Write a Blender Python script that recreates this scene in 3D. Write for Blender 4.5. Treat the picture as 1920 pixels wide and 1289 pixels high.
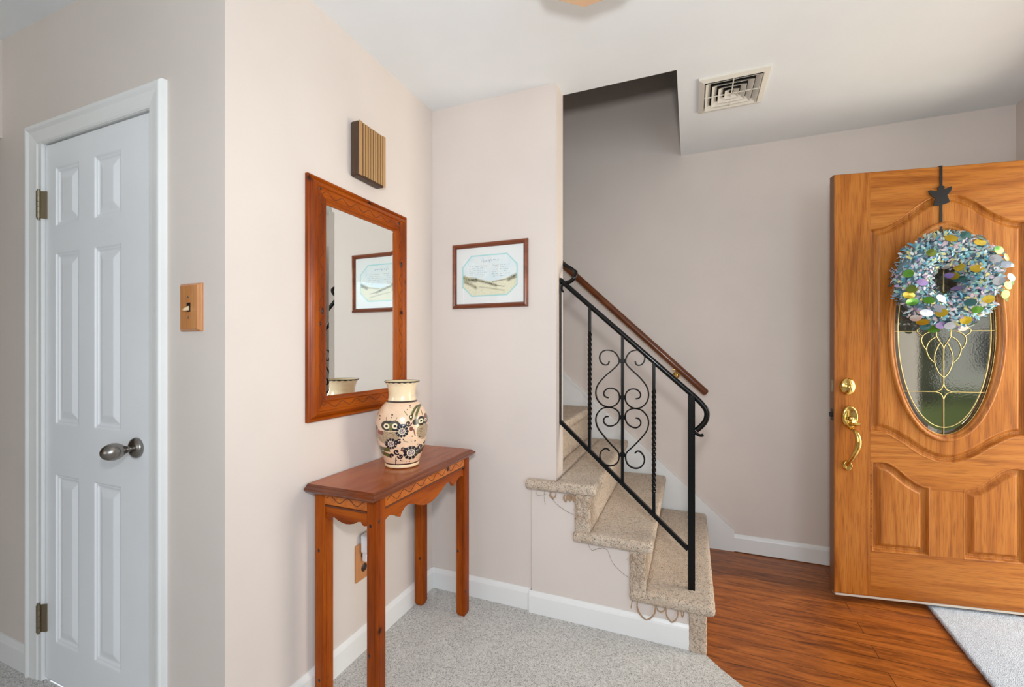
import bpy, bmesh, math, random
import numpy as np
from mathutils import Vector, Matrix, noise

random.seed(7)
for _o in list(bpy.data.objects):
    bpy.data.objects.remove(_o)
SC = bpy.context.scene
COL = SC.collection
PI = math.pi

# ------------------------------------------------------------------ camera
cam_d = bpy.data.cameras.new('camera')
cam_d.sensor_fit = 'HORIZONTAL'
cam_d.sensor_width = 36.0
cam_d.lens = 826.09 / 1920 * 36.0
cam_d.shift_y = (654.54 - 644.5) / 1920
cam_d.clip_start = 0.02
cam = bpy.data.objects.new('camera', cam_d)
COL.objects.link(cam)
cam.location = (0, 0, 1.2204)
cam.rotation_euler = (PI / 2, 0, math.radians(22.037))
SC.camera = cam

# ------------------------------------------------------------------ exposure, world, lights
SC.view_settings.view_transform = 'Standard'
SC.view_settings.look = 'None'
SC.view_settings.exposure = 0.0
SC.view_settings.gamma = 1.0
SC.view_settings.use_curve_mapping = False

W = bpy.data.worlds.new('sky')
SC.world = W
W.use_nodes = True
wn = W.node_tree
for n in list(wn.nodes):
    wn.nodes.remove(n)
wo = wn.nodes.new('ShaderNodeOutputWorld')
wb = wn.nodes.new('ShaderNodeBackground')
wb.inputs['Color'].default_value = (0.86, 0.94, 1.0, 1)
wb.inputs['Strength'].default_value = 1.0
wn.links.new(wb.outputs[0], wo.inputs[0])


def area(name, loc, target, size, size_y, power, color=(1, 1, 1), spread=PI):
    d = bpy.data.lights.new(name, 'AREA')
    d.shape = 'RECTANGLE'
    d.size = size
    d.size_y = size_y
    d.energy = power
    d.color = color
    d.spread = spread
    o = bpy.data.objects.new(name, d)
    COL.objects.link(o)
    o.location = loc
    v = Vector(target) - Vector(loc)
    o.rotation_euler = v.to_track_quat('-Z', 'Y').to_euler()
    return o


# the photographer's flash just above the lens
fl = area('camera_flash', (0.03, -0.02, 1.50), (-0.30, 2.0, 1.62), 0.13, 0.13, 19.0, (0.955, 0.98, 1.0))
# fill lights added behind the camera, set in made-up window openings
area('fill_light_rear', (-0.9, -3.93, 1.45), (-0.6, 1.5, 1.3), 2.6, 1.6, 16, (1.0, 0.87, 0.74))
area('fill_light_side', (1.44, -1.55, 1.45), (-1.0, 0.2, 1.3), 1.7, 1.4, 41, (0.66, 0.84, 1.0))
# daylight through the open front door
area('daylight_front_door', (2.55, 2.35, 1.15), (-1.2, 1.5, 1.15), 1.3, 2.1, 62, (1.0, 0.90, 0.74))
sun_d = bpy.data.lights.new('sun', 'SUN')
sun_d.energy = 4.5
sun_d.angle = 0.01
sun_d.color = (1.0, 0.96, 0.88)
sun = bpy.data.objects.new('sun', sun_d)      # high sun from behind the house: lights the garden only
COL.objects.link(sun)
sun.rotation_euler = Vector((1.0, -0.25, -0.9)).to_track_quat('-Z', 'Y').to_euler()


# ------------------------------------------------------------------ node helpers
def srgb(r, g, b):
    return tuple(((c / 255) / 12.92 if c / 255 <= 0.04045 else ((c / 255 + 0.055) / 1.055) ** 2.4) for c in (r, g, b)) + (1,)


class Mat:
    def __init__(s, name):
        s.m = bpy.data.materials.new(name)
        s.m.use_nodes = True
        s.t = s.m.node_tree
        s.b = s.t.nodes['Principled BSDF']
        s.out = s.t.nodes['Material Output']

    def n(s, typ, **kw):
        nd = s.t.nodes.new(typ)
        for k, v in kw.items():
            if k in nd.inputs:
                nd.inputs[k].default_value = v
            else:
                setattr(nd, k, v)
        return nd

    def l(s, a, b):
        s.t.links.new(a, b)

    def coords(s, scale=(1, 1, 1), rot=(0, 0, 0)):
        tc = s.n('ShaderNodeTexCoord')
        mp = s.n('ShaderNodeMapping')
        mp.inputs['Scale'].default_value = scale
        mp.inputs['Rotation'].default_value = rot
        s.l(tc.outputs['Object'], mp.inputs['Vector'])
        return mp.outputs[0]

    def noise(s, vec, scale, detail=3, rough=0.55, dist=0.0):
        nd = s.n('ShaderNodeTexNoise')
        nd.inputs['Scale'].default_value = scale
        nd.inputs['Detail'].default_value = detail
        nd.inputs['Roughness'].default_value = rough
        nd.inputs['Distortion'].default_value = dist
        s.l(vec, nd.inputs['Vector'])
        return nd.outputs['Fac']

    def ramp(s, fac, stops):
        nd = s.n('ShaderNodeValToRGB')
        cr = nd.color_ramp
        while len(cr.elements) < len(stops):
            cr.elements.new(0.5)
        for e, (p, c) in zip(cr.elements, stops):
            e.position = p
            e.color = c
        s.l(fac, nd.inputs[0])
        return nd.outputs[0]

    def mix(s, fac, a, b, mode='MIX'):
        nd = s.n('ShaderNodeMix', data_type='RGBA', blend_type=mode)
        for i, v in ((0, fac), (6, a), (7, b)):
            if isinstance(v, (int, float, tuple)):
                nd.inputs[i].default_value = v
            else:
                s.l(v, nd.inputs[i])
        return nd.outputs[2]

    def math(s, op, a, b=0.5, clamp=False):
        nd = s.n('ShaderNodeMath', operation=op, use_clamp=clamp)
        for i, v in ((0, a), (1, b)):
            if isinstance(v, (int, float)):
                nd.inputs[i].default_value = v
            else:
                s.l(v, nd.inputs[i])
        return nd.outputs[0]

    def bump(s, h, strength=0.3, dist=0.002):
        nd = s.n('ShaderNodeBump')
        nd.inputs['Strength'].default_value = strength
        nd.inputs['Distance'].default_value = dist
        s.l(h, nd.inputs['Height'])
        s.l(nd.outputs[0], s.b.inputs['Normal'])

    def set(s, color=None, rough=None, metal=None, spec=None, coat=None, **kw):
        if color is not None:
            if isinstance(color, tuple):
                s.b.inputs['Base Color'].default_value = color
            else:
                s.l(color, s.b.inputs['Base Color'])
        if rough is not None:
            s.b.inputs['Roughness'].default_value = rough
        if metal is not None:
            s.b.inputs['Metallic'].default_value = metal
        if spec is not None:
            s.b.inputs['Specular IOR Level'].default_value = spec
        if coat is not None:
            s.b.inputs['Coat Weight'].default_value = coat
            s.b.inputs['Coat Roughness'].default_value = 0.12
        return s


def paint(name, c, rough=0.6, bump=0.12, spec=0.3):
    m = Mat(name)
    v = m.coords()
    f = m.noise(v, 3.0, 2)
    r = c[:3]
    m.set(m.ramp(f, [(0.3, tuple(x * 0.975 for x in r) + (1,)), (0.7, tuple(min(1, x * 1.02) for x in r) + (1,))]), rough, spec=spec)
    m.bump(m.noise(v, 260, 3), bump, 0.0012)
    return m.m


def plain(name, c, rough=0.5, metal=0.0, coat=None, spec=None, bump=0, bscale=300):
    m = Mat(name)
    m.set(c, rough, metal, coat=coat, spec=spec)
    if bump:
        m.bump(m.noise(m.coords(), bscale, 2), bump, 0.001)
    return m.m


def wood(name, dark, mid, light, axis=2, scale=14, dist=5, rough=0.3, knots=0.0, coat=0.3, pore=0.35, stretch=0.12, kscale=8.0, figure=0.12, specular=0.3):
    """stretched noise whose level lines make cathedral figure, plus fine pores"""
    m = Mat(name)
    sc = [1.0, 1.0, 1.0]
    sc[axis] = stretch
    v = m.coords(tuple(sc))
    big = m.noise(v, scale * 0.42, 2, 0.45)
    lines = m.math('SINE', m.math('MULTIPLY', big, dist * 14.0))
    lines = m.math('ADD', m.math('MULTIPLY', lines, 0.5), 0.5)
    med = m.noise(v, scale * 3.2, 4, 0.6)
    sharp = m.math('POWER', lines, 2.5)
    f = m.math('SUBTRACT', m.math('ADD', 0.16, m.math('ADD', m.math('MULTIPLY', big, 0.42), m.math('MULTIPLY', med, 0.40))), m.math('MULTIPLY', sharp, figure))
    col = m.ramp(f, [(0.22, dark), (0.5, mid), (0.78, light)])
    sc2 = [1.0, 1.0, 1.0]
    sc2[axis] = 0.035
    v2 = m.coords(tuple(sc2))
    fine = m.noise(v2, 260, 2, 0.6)
    fr = m.ramp(fine, [(0.36, (0.62, 0.55, 0.48, 1)), (0.52, (1, 1, 1, 1))])
    col = m.mix(pore, col, fr, 'MULTIPLY')
    if knots:
        vv = m.coords()
        dn = m.n('ShaderNodeTexVoronoi', feature='F1')
        dn.inputs['Scale'].default_value = kscale
        m.l(vv, dn.inputs['Vector'])
        k = m.ramp(dn.outputs['Distance'], [(knots * 0.6, (1, 1, 1, 1)), (knots * 0.9, (0.35, 0.35, 0.35, 1)), (knots * 1.5, (0, 0, 0, 1))])
        col = m.mix(k, col, srgb(52, 20, 8))
    m.set(col, rough, coat=coat, spec=specular)
    m.bump(fine, 0.08, 0.0006)
    return m.m


M = {}
M['wall'] = paint('wall_paint', srgb(220, 208, 200), 0.7, 0.10, 0.2)
M['ceil'] = paint('ceiling_paint', srgb(236, 238, 240), 0.8, 0.10)
M['white'] = paint('white_trim_paint', srgb(236, 235, 233), 0.32, 0.03, 0.5)
M['whitedoor'] = paint('white_door_paint', srgb(240, 241, 243), 0.38, 0.05, 0.5)
M['oak_v'] = wood('oak_vertical_grain', srgb(130, 68, 18), srgb(178, 106, 38), srgb(202, 134, 62), 2, 11, 6.0, 0.42, coat=0.05, pore=0.8, stretch=0.055, figure=0.17)
M['oak_h'] = wood('oak_horizontal_grain', srgb(130, 68, 18), srgb(178, 106, 38), srgb(202, 134, 62), 0, 11, 6.0, 0.42, coat=0.05, pore=0.8, stretch=0.055, figure=0.17)
M['oak_shaded'] = plain('door_edge_shaded_oak', srgb(124, 82, 48), 0.45)  # oak darkened to carry the shade on the door's edge in its colour
M['pine_z'] = wood('pine_upright', srgb(96, 36, 1), srgb(144, 62, 2), srgb(182, 92, 12), 2, 9, 2.2, 0.38, 0.09, 0.05, 0.6, 0.16, figure=0.16, specular=0.15)
M['pine_y'] = wood('pine_along_wall', srgb(96, 36, 1), srgb(144, 62, 2), srgb(182, 92, 12), 1, 9, 2.2, 0.38, 0.09, 0.05, 0.6, 0.16, figure=0.16, specular=0.15)
M['pine_x'] = wood('pine_across', srgb(96, 36, 1), srgb(144, 62, 2), srgb(182, 92, 12), 0, 9, 2.2, 0.38, 0.0, 0.05, 0.6, 0.16, figure=0.16, specular=0.15)
M['pine_top'] = wood('pine_table_top', srgb(124, 50, 10), srgb(164, 78, 20), srgb(186, 98, 32), 1, 7, 1.5, 0.25, 0.0, 0.15, 0.4, figure=0.1, specular=0.25)
M['pine_light'] = wood('pine_carved_band', srgb(140, 64, 6), srgb(184, 94, 12), srgb(204, 120, 26), 1, 20, 3, 0.3, 0.0, 0.4, 0.2, 0.5)
M['pine_edge'] = wood('pine_table_edge', srgb(66, 28, 10), srgb(96, 42, 14), srgb(124, 58, 20), 1, 9, 1, 0.3, 0.0, 0.4, 0.2)
M['groove'] = plain('carved_groove', srgb(92, 42, 14), 0.5)
M['knot'] = plain('dark_pine_knot', srgb(42, 16, 8), 0.35)
M['mahog'] = wood('picture_frame_wood', srgb(70, 30, 14), srgb(118, 60, 34), srgb(150, 86, 54), 0, 16, 1, 0.3, 0, 0.3, 0.3)
M['rail'] = wood('handrail_wood', srgb(66, 28, 10), srgb(104, 54, 24), srgb(126, 72, 36), 0, 10, 1, 0.3, 0, 0.3, 0.3)
M['plate'] = wood('switch_plate_oak', srgb(160, 98, 52), srgb(196, 132, 80), srgb(214, 154, 104), 2, 22, 1, 0.35, 0, 0.2, 0.3)
M['chime'] = wood('chime_face_wood', srgb(150, 112, 70), srgb(176, 134, 88), srgb(190, 150, 102), 2, 8, 0.5, 0.5, 0, 0.0, 0.1, figure=0.03)
M['chime_dark'] = wood('chime_body_wood', srgb(56, 38, 28), srgb(76, 56, 42), srgb(88, 66, 50), 2, 20, 1, 0.5, 0, 0.1, 0.3)
M['black'] = plain('black_plastic', srgb(16, 14, 14), 0.5)
M['iron'] = plain('black_wrought_iron', srgb(9, 9, 10), 0.22, 0.0, coat=0.12, spec=0.2, bump=0.35, bscale=140)
M['hanger'] = plain('black_hanger_metal', srgb(22, 20, 24), 0.45)
M['brass'] = plain('polished_brass', srgb(222, 184, 104), 0.13, 1.0)
M['came'] = plain('brass_caming', srgb(226, 204, 140), 0.3, 0.75)
M['nickel'] = plain('satin_nickel', srgb(150, 144, 138), 0.26, 1.0)
M['hinge'] = plain('aged_hinge_metal', srgb(150, 138, 116), 0.35, 1.0)
M['mirror'] = plain('mirror_silver', (0.9, 0.93, 0.9, 1), 0.0, 1.0)
M['sweep'] = plain('pale_weather_strip', srgb(206, 196, 184), 0.6)
M['vent'] = plain('vent_cream_enamel', srgb(226, 220, 208), 0.4)
M['void'] = plain('duct_shade_black', srgb(14, 12, 12), 0.9)
M['ivory'] = plain('ivory_plastic', srgb(226, 200, 160), 0.35)
M['whiteplastic'] = plain('white_plastic', srgb(238, 240, 244), 0.35)
M['mat_white'] = plain('picture_mat_board', srgb(228, 230, 228), 0.7)


def color_attr_mat(name, rough=0.3, coat=0.3):
    m = Mat(name)
    a = m.n('ShaderNodeAttribute', attribute_name='paint')
    m.set(a.outputs['Color'], rough, coat=coat)
    return m.m


M['ceramic'] = color_attr_mat('painted_ceramic', 0.25, 0.5)
M['print'] = color_attr_mat('printed_art', 0.6, 0.0)

# glass
m = Mat('clear_picture_glass')
tr = m.n('ShaderNodeBsdfTransparent')
gl = m.n('ShaderNodeBsdfGlossy')
gl.inputs['Roughness'].default_value = 0.02
mx = m.n('ShaderNodeMixShader')
mx.inputs[0].default_value = 0.05
m.l(tr.outputs[0], mx.inputs[1]); m.l(gl.outputs[0], mx.inputs[2]); m.l(mx.outputs[0], m.out.inputs[0])
M['picglass'] = m.m
m = Mat('textured_door_glass')
tr = m.n('ShaderNodeBsdfTransparent')
tr.inputs[0].default_value = (0.42, 0.45, 0.42, 1)
gl = m.n('ShaderNodeBsdfGlossy')
gl.inputs['Roughness'].default_value = 0.05
bp = m.n('ShaderNodeBump')
bp.inputs['Strength'].default_value = 0.05
bp.inputs['Distance'].default_value = 0.002
m.l(m.noise(m.coords(), 120, 2), bp.inputs['Height'])
m.l(bp.outputs[0], gl.inputs['Normal'])
mx = m.n('ShaderNodeMixShader')
mx.inputs[0].default_value = 0.27
m.l(tr.outputs[0], mx.inputs[1]); m.l(gl.outputs[0], mx.inputs[2]); m.l(mx.outputs[0], m.out.inputs[0])
M['doorglass'] = m.m
m = Mat('peach_lamp_glass')
m.set(srgb(226, 186, 150), 0.35)
m.b.inputs['Subsurface Weight'].default_value = 0.2
M['lampglass'] = m.m


def carpet(name, stops, scale, bump, patch):
    m = Mat(name)
    v = m.coords()
    vo = m.n('ShaderNodeTexVoronoi', feature='F1')
    vo.inputs['Scale'].default_value = scale
    vo.inputs['Randomness'].default_value = 1.0
    m.l(v, vo.inputs['Vector'])
    sep = m.n('ShaderNodeSeparateColor')
    m.l(vo.outputs['Color'], sep.inputs[0])
    f = m.math('ADD', m.math('MULTIPLY', sep.outputs[0], 0.55), m.math('MULTIPLY', m.noise(v, scale * 0.25, 3), 0.45))
    col = m.ramp(f, stops)
    big = m.ramp(m.noise(v, 7, 3), [(0.35, patch + (1,)), (0.65, (1, 1, 1, 1))])
    col = m.mix(1.0, col, big, 'MULTIPLY')
    m.set(col, 0.95, spec=0.1)
    m.b.inputs['Sheen Weight'].default_value = 0.2
    h = m.math('ADD', vo.outputs['Distance'], m.math('MULTIPLY', m.noise(v, scale * 0.5, 3), 0.8))
    m.bump(h, bump, 0.006)
    return m.m


M['carpet'] = carpet('pale_pile_carpet', [(0.18, srgb(146, 142, 138)), (0.38, srgb(200, 197, 192)), (0.62, srgb(220, 217, 212)), (0.85, srgb(236, 234, 231))], 330, 0.55, (0.93, 0.93, 0.93))
M['stair'] = carpet('berber_stair_carpet', [(0.16, srgb(136, 116, 98)), (0.34, srgb(202, 184, 164)), (0.55, srgb(226, 212, 196)), (0.72, srgb(228, 198, 170)), (0.9, srgb(248, 242, 232))], 260, 0.8, (0.90, 0.87, 0.84))
M['mat'] = carpet('white_shag', [(0.15, srgb(168, 180, 196)), (0.4, srgb(196, 208, 224)), (0.8, srgb(214, 224, 238))], 300, 0.6, (0.95, 0.95, 0.96))
M['yarn'] = plain('tan_yarn', srgb(174, 140, 108), 0.9, bump=0.6, bscale=900)
M['thread'] = plain('grey_thread', srgb(150, 132, 120), 0.9)

# hardwood floor: planks run along X
m = Mat('hardwood_floor')
tc = m.n('ShaderNodeTexCoord')
br = m.n('ShaderNodeTexBrick')
br.offset = 0.37
br.inputs['Scale'].default_value = 1.0
br.inputs['Brick Width'].default_value = 1.1
br.inputs['Row Height'].default_value = 0.083
br.inputs['Mortar Size'].default_value = 0.0012
br.inputs['Mortar Smooth'].default_value = 0.1
br.inputs['Color1'].default_value = (0.0, 0.0, 0.0, 1)
br.inputs['Color2'].default_value = (1, 1, 1, 1)
br.inputs['Mortar'].default_value = (0.0, 0.0, 0.0, 1)
m.l(tc.outputs['Object'], br.inputs['Vector'])
v1 = m.coords((0.16, 1, 1))
g = m.noise(v1, 26, 5, 0.65, 1.2)
g2 = m.noise(m.coords((0.05, 1, 1)), 150, 3, 0.7)
f = m.math('ADD', m.math('MULTIPLY', g, 0.75), m.math('MULTIPLY', g2, 0.25))
f = m.math('ADD', f, m.math('MULTIPLY', m.math('SUBTRACT', br.outputs['Color'], 0.5), 0.10))
col = m.ramp(f, [(0.28, srgb(70, 30, 8)), (0.42, srgb(126, 66, 22)), (0.56, srgb(166, 92, 34)), (0.78, srgb(196, 124, 60))])
col = m.mix(br.outputs['Fac'], col, srgb(36, 18, 8))
m.set(col, 0.36, coat=0.08, spec=0.35)
m.b.inputs['Coat Roughness'].default_value = 0.25
m.bump(f, 0.15, 0.001)
M['hardwood'] = m.m
# outdoor
m = Mat('lawn_grass')
m.set(m.ramp(m.noise(m.coords(), 3, 4), [(0.3, srgb(70, 96, 36)), (0.7, srgb(140, 160, 70))]), 0.9)
M['lawn'] = m.m
M['concrete'] = plain('porch_concrete', srgb(186, 184, 178), 0.8)
m = Mat('hedge_leaves')
m.set(m.ramp(m.noise(m.coords(), 9, 5), [(0.3, srgb(22, 34, 16)), (0.75, srgb(84, 108, 50))]), 0.9)
M['hedge'] = m.m


# ------------------------------------------------------------------ mesh helpers
class MB:
    """collects shapes for one mesh; coordinates are world coordinates minus the parent's origin"""

    def __init__(s):
        s.v = []
        s.f = []
        s.mi = []
        s.sm = []

    def add(s, vs, fs, mi=0, sm=False):
        b = len(s.v)
        s.v += [tuple(p) for p in vs]
        for f in fs:
            s.f.append(tuple(b + i for i in f))
            s.mi.append(mi)
            s.sm.append(sm)
        return s

    def bm(s, bm, mi=0, sm=False):
        bm.verts.ensure_lookup_table()
        bm.verts.index_update()
        s.add([v.co[:] for v in bm.verts], [[v.index for v in f.verts] for f in bm.faces], mi, sm)
        bm.free()
        return s

    def box(s, x0, x1, y0, y1, z0, z1, bev=0.0, seg=2, mi=0):
        bm = bmesh.new()
        bmesh.ops.create_cube(bm, size=1.0)
        for v in bm.verts:
            v.co = Vector(((x0 + x1) / 2 + v.co.x * (x1 - x0), (y0 + y1) / 2 + v.co.y * (y1 - y0), (z0 + z1) / 2 + v.co.z * (z1 - z0)))
        if bev:
            bmesh.ops.bevel(bm, geom=bm.edges[:], offset=bev, segments=seg, affect='EDGES', profile=0.5)
        return s.bm(bm, mi, False)

    def tube(s, pts, r, n=8, mi=0, closed=False, flat=1.0, caps=True):
        """round tube along a polyline; r number or list"""
        P = [Vector(p) for p in pts]
        N = len(P)
        rr = r if isinstance(r, (list, tuple)) else [r] * N
        T = []
        for i in range(N):
            a = P[(i - 1) % N] if (closed or i > 0) else P[i]
            b = P[(i + 1) % N] if (closed or i < N - 1) else P[i]
            T.append((b - a).normalized())
        up = Vector((0, 0, 1)) if abs(T[0].z) < 0.9 else Vector((0, 1, 0))
        nrm = (up - T[0] * up.dot(T[0])).normalized()
        vs = []
        for i in range(N):
            nrm = (nrm - T[i] * nrm.dot(T[i]))
            if nrm.length < 1e-6:
                nrm = T[i].orthogonal()
            nrm.normalize()
            bi = T[i].cross(nrm)
            for k in range(n):
                a = 2 * PI * k / n
                vs.append(P[i] + (nrm * math.cos(a) + bi * math.sin(a) * flat) * rr[i])
        fs = []
        for i in range(N if closed else N - 1):
            j = (i + 1) % N
            for k in range(n):
                l = (k + 1) % n
                fs.append((i * n + k, i * n + l, j * n + l, j * n + k))
        s.add(vs, fs, mi, True)
        if caps and not closed:
            s.add(vs[:n], [tuple(range(n - 1, -1, -1))], mi, False)
            s.add(vs[(N - 1) * n:], [tuple(range(n))], mi, False)
        return s

    def bar(s, pts, w, d, mi=0, twist=None, yaxis=Vector((0, 1, 0))):
        """rectangular bar along pts lying in planes normal to yaxis: w in plane, d along yaxis"""
        P = [Vector(p) for p in pts]
        vs = []
        for i, p in enumerate(P):
            t = (P[min(i + 1, len(P) - 1)] - P[max(i - 1, 0)]).normalized()
            u = t.cross(yaxis).normalized()
            v = yaxis
            a = twist[i] if twist else 0.0
            uu = u * math.cos(a) + v * math.sin(a)
            vv = -u * math.sin(a) + v * math.cos(a)
            for c1, c2 in ((-1, -1), (1, -1), (1, 1), (-1, 1)):
                vs.append(p + uu * c1 * w / 2 + vv * c2 * d / 2)
        fs = []
        for i in range(len(P) - 1):
            for k in range(4):
                l = (k + 1) % 4
                fs.append((i * 4 + k, i * 4 + l, (i + 1) * 4 + l, (i + 1) * 4 + k))
        fs.append((3, 2, 1, 0))
        e = (len(P) - 1) * 4
        fs.append((e, e + 1, e + 2, e + 3))
        return s.add(vs, fs, mi, False)

    def lathe(s, prof, c=(0, 0, 0), n=48, mi=0, axis='z', sm=True, sq=1.0):
        vs = []
        for r, h in prof:
            for k in range(n):
                a = 2 * PI * k / n
                x, y = r * math.cos(a), r * math.sin(a) * sq
                if axis == 'z':
                    p = (x, y, h)
                elif axis == 'y':
                    p = (x, h, y)
                else:
                    p = (h, x, y)
                vs.append((c[0] + p[0], c[1] + p[1], c[2] + p[2]))
        fs = []
        for i in range(len(prof) - 1):
            for k in range(n):
                l = (k + 1) % n
                fs.append((i * n + k, i * n + l, (i + 1) * n + l, (i + 1) * n + k))
        s.add(vs, fs, mi, sm)
        return s

    def prism(s, poly, axis, a, b, mi=0):
        """extrude 2-D polygon along axis from a to b. axis y: poly=(x,z); x: (y,z); z: (x,y)"""
        def P(u, v, w):
            return {'y': (u, w, v), 'x': (w, u, v), 'z': (u, v, w)}[axis]
        n = len(poly)
        vs = [P(u, v, a) for u, v in poly] + [P(u, v, b) for u, v in poly]
        fs = [tuple(range(n)), tuple(range(2 * n - 1, n - 1, -1))]
        for i in range(n):
            j = (i + 1) % n
            fs.append((i, i + n, j + n, j))
        return s.add(vs, fs, mi)

    def build(s, name, mats, parent=None, kind=None, bevel=0, autosmooth=False):
        me = bpy.data.meshes.new(name)
        off = Vector((0, 0, 0))
        me.from_pydata(s.v, [], s.f)
        if not isinstance(mats, (list, tuple)):
            mats = [mats]
        for x in mats:
            me.materials.append(x)
        me.polygons.foreach_set('material_index', s.mi)
        me.polygons.foreach_set('use_smooth', s.sm)
        bm = bmesh.new()
        bm.from_mesh(me)
        bmesh.ops.recalc_face_normals(bm, faces=bm.faces)
        bm.to_mesh(me)
        bm.free()
        me.update()
        o = bpy.data.objects.new(name, me)
        COL.objects.link(o)
        if parent is not None:
            o.parent = parent
            if not parent.get('_local'):
                # mesh was given in world coordinates
                o.matrix_parent_inverse = Matrix.Translation(-world_loc(parent))
        if kind:
            o['kind'] = kind
        if bevel:
            md = o.modifiers.new('bevel', 'BEVEL')
            md.width = bevel
            md.segments = 2
            md.limit_method = 'ANGLE'
        return o


def world_loc(o):
    v = Vector((0, 0, 0))
    while o is not None:
        v += o.location
        v += o.matrix_parent_inverse.translation
        o = o.parent
    return v


def thing(name, label, cat, loc=(0, 0, 0), rz=0.0, group=None, local=False):
    o = bpy.data.objects.new(name, None)
    COL.objects.link(o)
    o.empty_display_size = 0.1
    o.location = loc
    o.rotation_euler = (0, 0, rz)
    if label:
        o['label'] = label
    if cat:
        o['category'] = cat
    if group:
        o['group'] = group
    if local:
        o['_local'] = 1
    return o


def tag(o, label, cat=None, group=None, kind=None):
    o['label'] = label
    if cat:
        o['category'] = cat
    if group:
        o['group'] = group
    if kind:
        o['kind'] = kind
    return o


def rbox(x0, x1, y0, y1, z0, z1, r, seg, amp=0.0, freq=60.0, seed=0.0):
    """soft rounded box with noisy surface, returned as (verts, faces)"""
    def ax(a, b):
        n = max(2, int(round((b - a) / seg)))
        return [a + (b - a) * i / n for i in range(n + 1)]
    X, Y, Z = ax(x0, x1), ax(y0, y1), ax(z0, z1)
    idx = {}
    vs = []
    fs = []
    lo = Vector((x0 + r, y0 + r, z0 + r))
    hi = Vector((x1 - r, y1 - r, z1 - r))
    for d in range(3):
        if lo[d] > hi[d]:
            mid = (lo[d] + hi[d]) / 2
            lo[d] = hi[d] = mid

    def vid(i, j, k):
        key = (i, j, k)
        if key in idx:
            return idx[key]
        p = Vector((X[i], Y[j], Z[k]))
        c = Vector((min(max(p.x, lo.x), hi.x), min(max(p.y, lo.y), hi.y), min(max(p.z, lo.z), hi.z)))
        d = p - c
        L = d.length
        if L > 1e-9:
            nn = d / L
            p = c + nn * min(r, L if sum(abs(q) > 1e-9 for q in d) == 1 else r)
        else:
            nn = Vector((0, 0, 1))
        if amp:
            q = p * freq + Vector((seed, seed, seed))
            p = p + nn * amp * (noise.noise(q) + 0.5 * noise.noise(q * 2.7))
        idx[key] = len(vs)
        vs.append(p)
        return idx[key]
    nx, ny, nz = len(X) - 1, len(Y) - 1, len(Z) - 1
    for i in range(nx):
        for j in range(ny):
            fs.append((vid(i, j, 0), vid(i, j + 1, 0), vid(i + 1, j + 1, 0), vid(i + 1, j, 0)))
            fs.append((vid(i, j, nz), vid(i + 1, j, nz), vid(i + 1, j + 1, nz), vid(i, j + 1, nz)))
    for i in range(nx):
        for k in range(nz):
            fs.append((vid(i, 0, k), vid(i + 1, 0, k), vid(i + 1, 0, k + 1), vid(i, 0, k + 1)))
            fs.append((vid(i, ny, k), vid(i, ny, k + 1), vid(i + 1, ny, k + 1), vid(i + 1, ny, k)))
    for j in range(ny):
        for k in range(nz):
            fs.append((vid(0, j, k), vid(0, j, k + 1), vid(0, j + 1, k + 1), vid(0, j + 1, k)))
            fs.append((vid(nx, j, k), vid(nx, j + 1, k), vid(nx, j + 1, k + 1), vid(nx, j, k + 1)))
    return vs, fs


def catmull(pts, n=8, closed=False):
    out = []
    N = len(pts)
    rng = range(N) if closed else range(N - 1)
    for i in rng:
        g = lambda k: Vector(pts[k % N]) if closed else Vector(pts[min(max(k, 0), N - 1)])
        p0, p1, p2, p3 = g(i - 1), g(i), g(i + 1), g(i + 2)
        for k in range(n):
            t = k / n
            out.append(0.5 * ((2 * p1) + (p2 - p0) * t + (2 * p0 - 5 * p1 + 4 * p2 - p3) * t * t + (3 * p1 - p0 - 3 * p2 + p3) * t * t * t))
    if not closed:
        out.append(Vector(pts[-1]))
    return out


def sdf_poly(px, py, poly):
    """signed distance (positive inside) of numpy points to polygon"""
    d = np.full(px.shape, 1e9)
    ins = np.zeros(px.shape, bool)
    n = len(poly)
    for i in range(n):
        ax, ay = poly[i]
        bx, by = poly[(i + 1) % n]
        ex, ey = bx - ax, by - ay
        L = ex * ex + ey * ey + 1e-12
        t = np.clip(((px - ax) * ex + (py - ay) * ey) / L, 0, 1)
        d = np.minimum(d, np.hypot(px - ax - t * ex, py - ay - t * ey))
        c = ((ay > py) != (by > py)) & (px < (bx - ax) * (py - ay) / (by - ay + 1e-15) + ax)
        ins ^= c
    return np.where(ins, d, -d)


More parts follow.
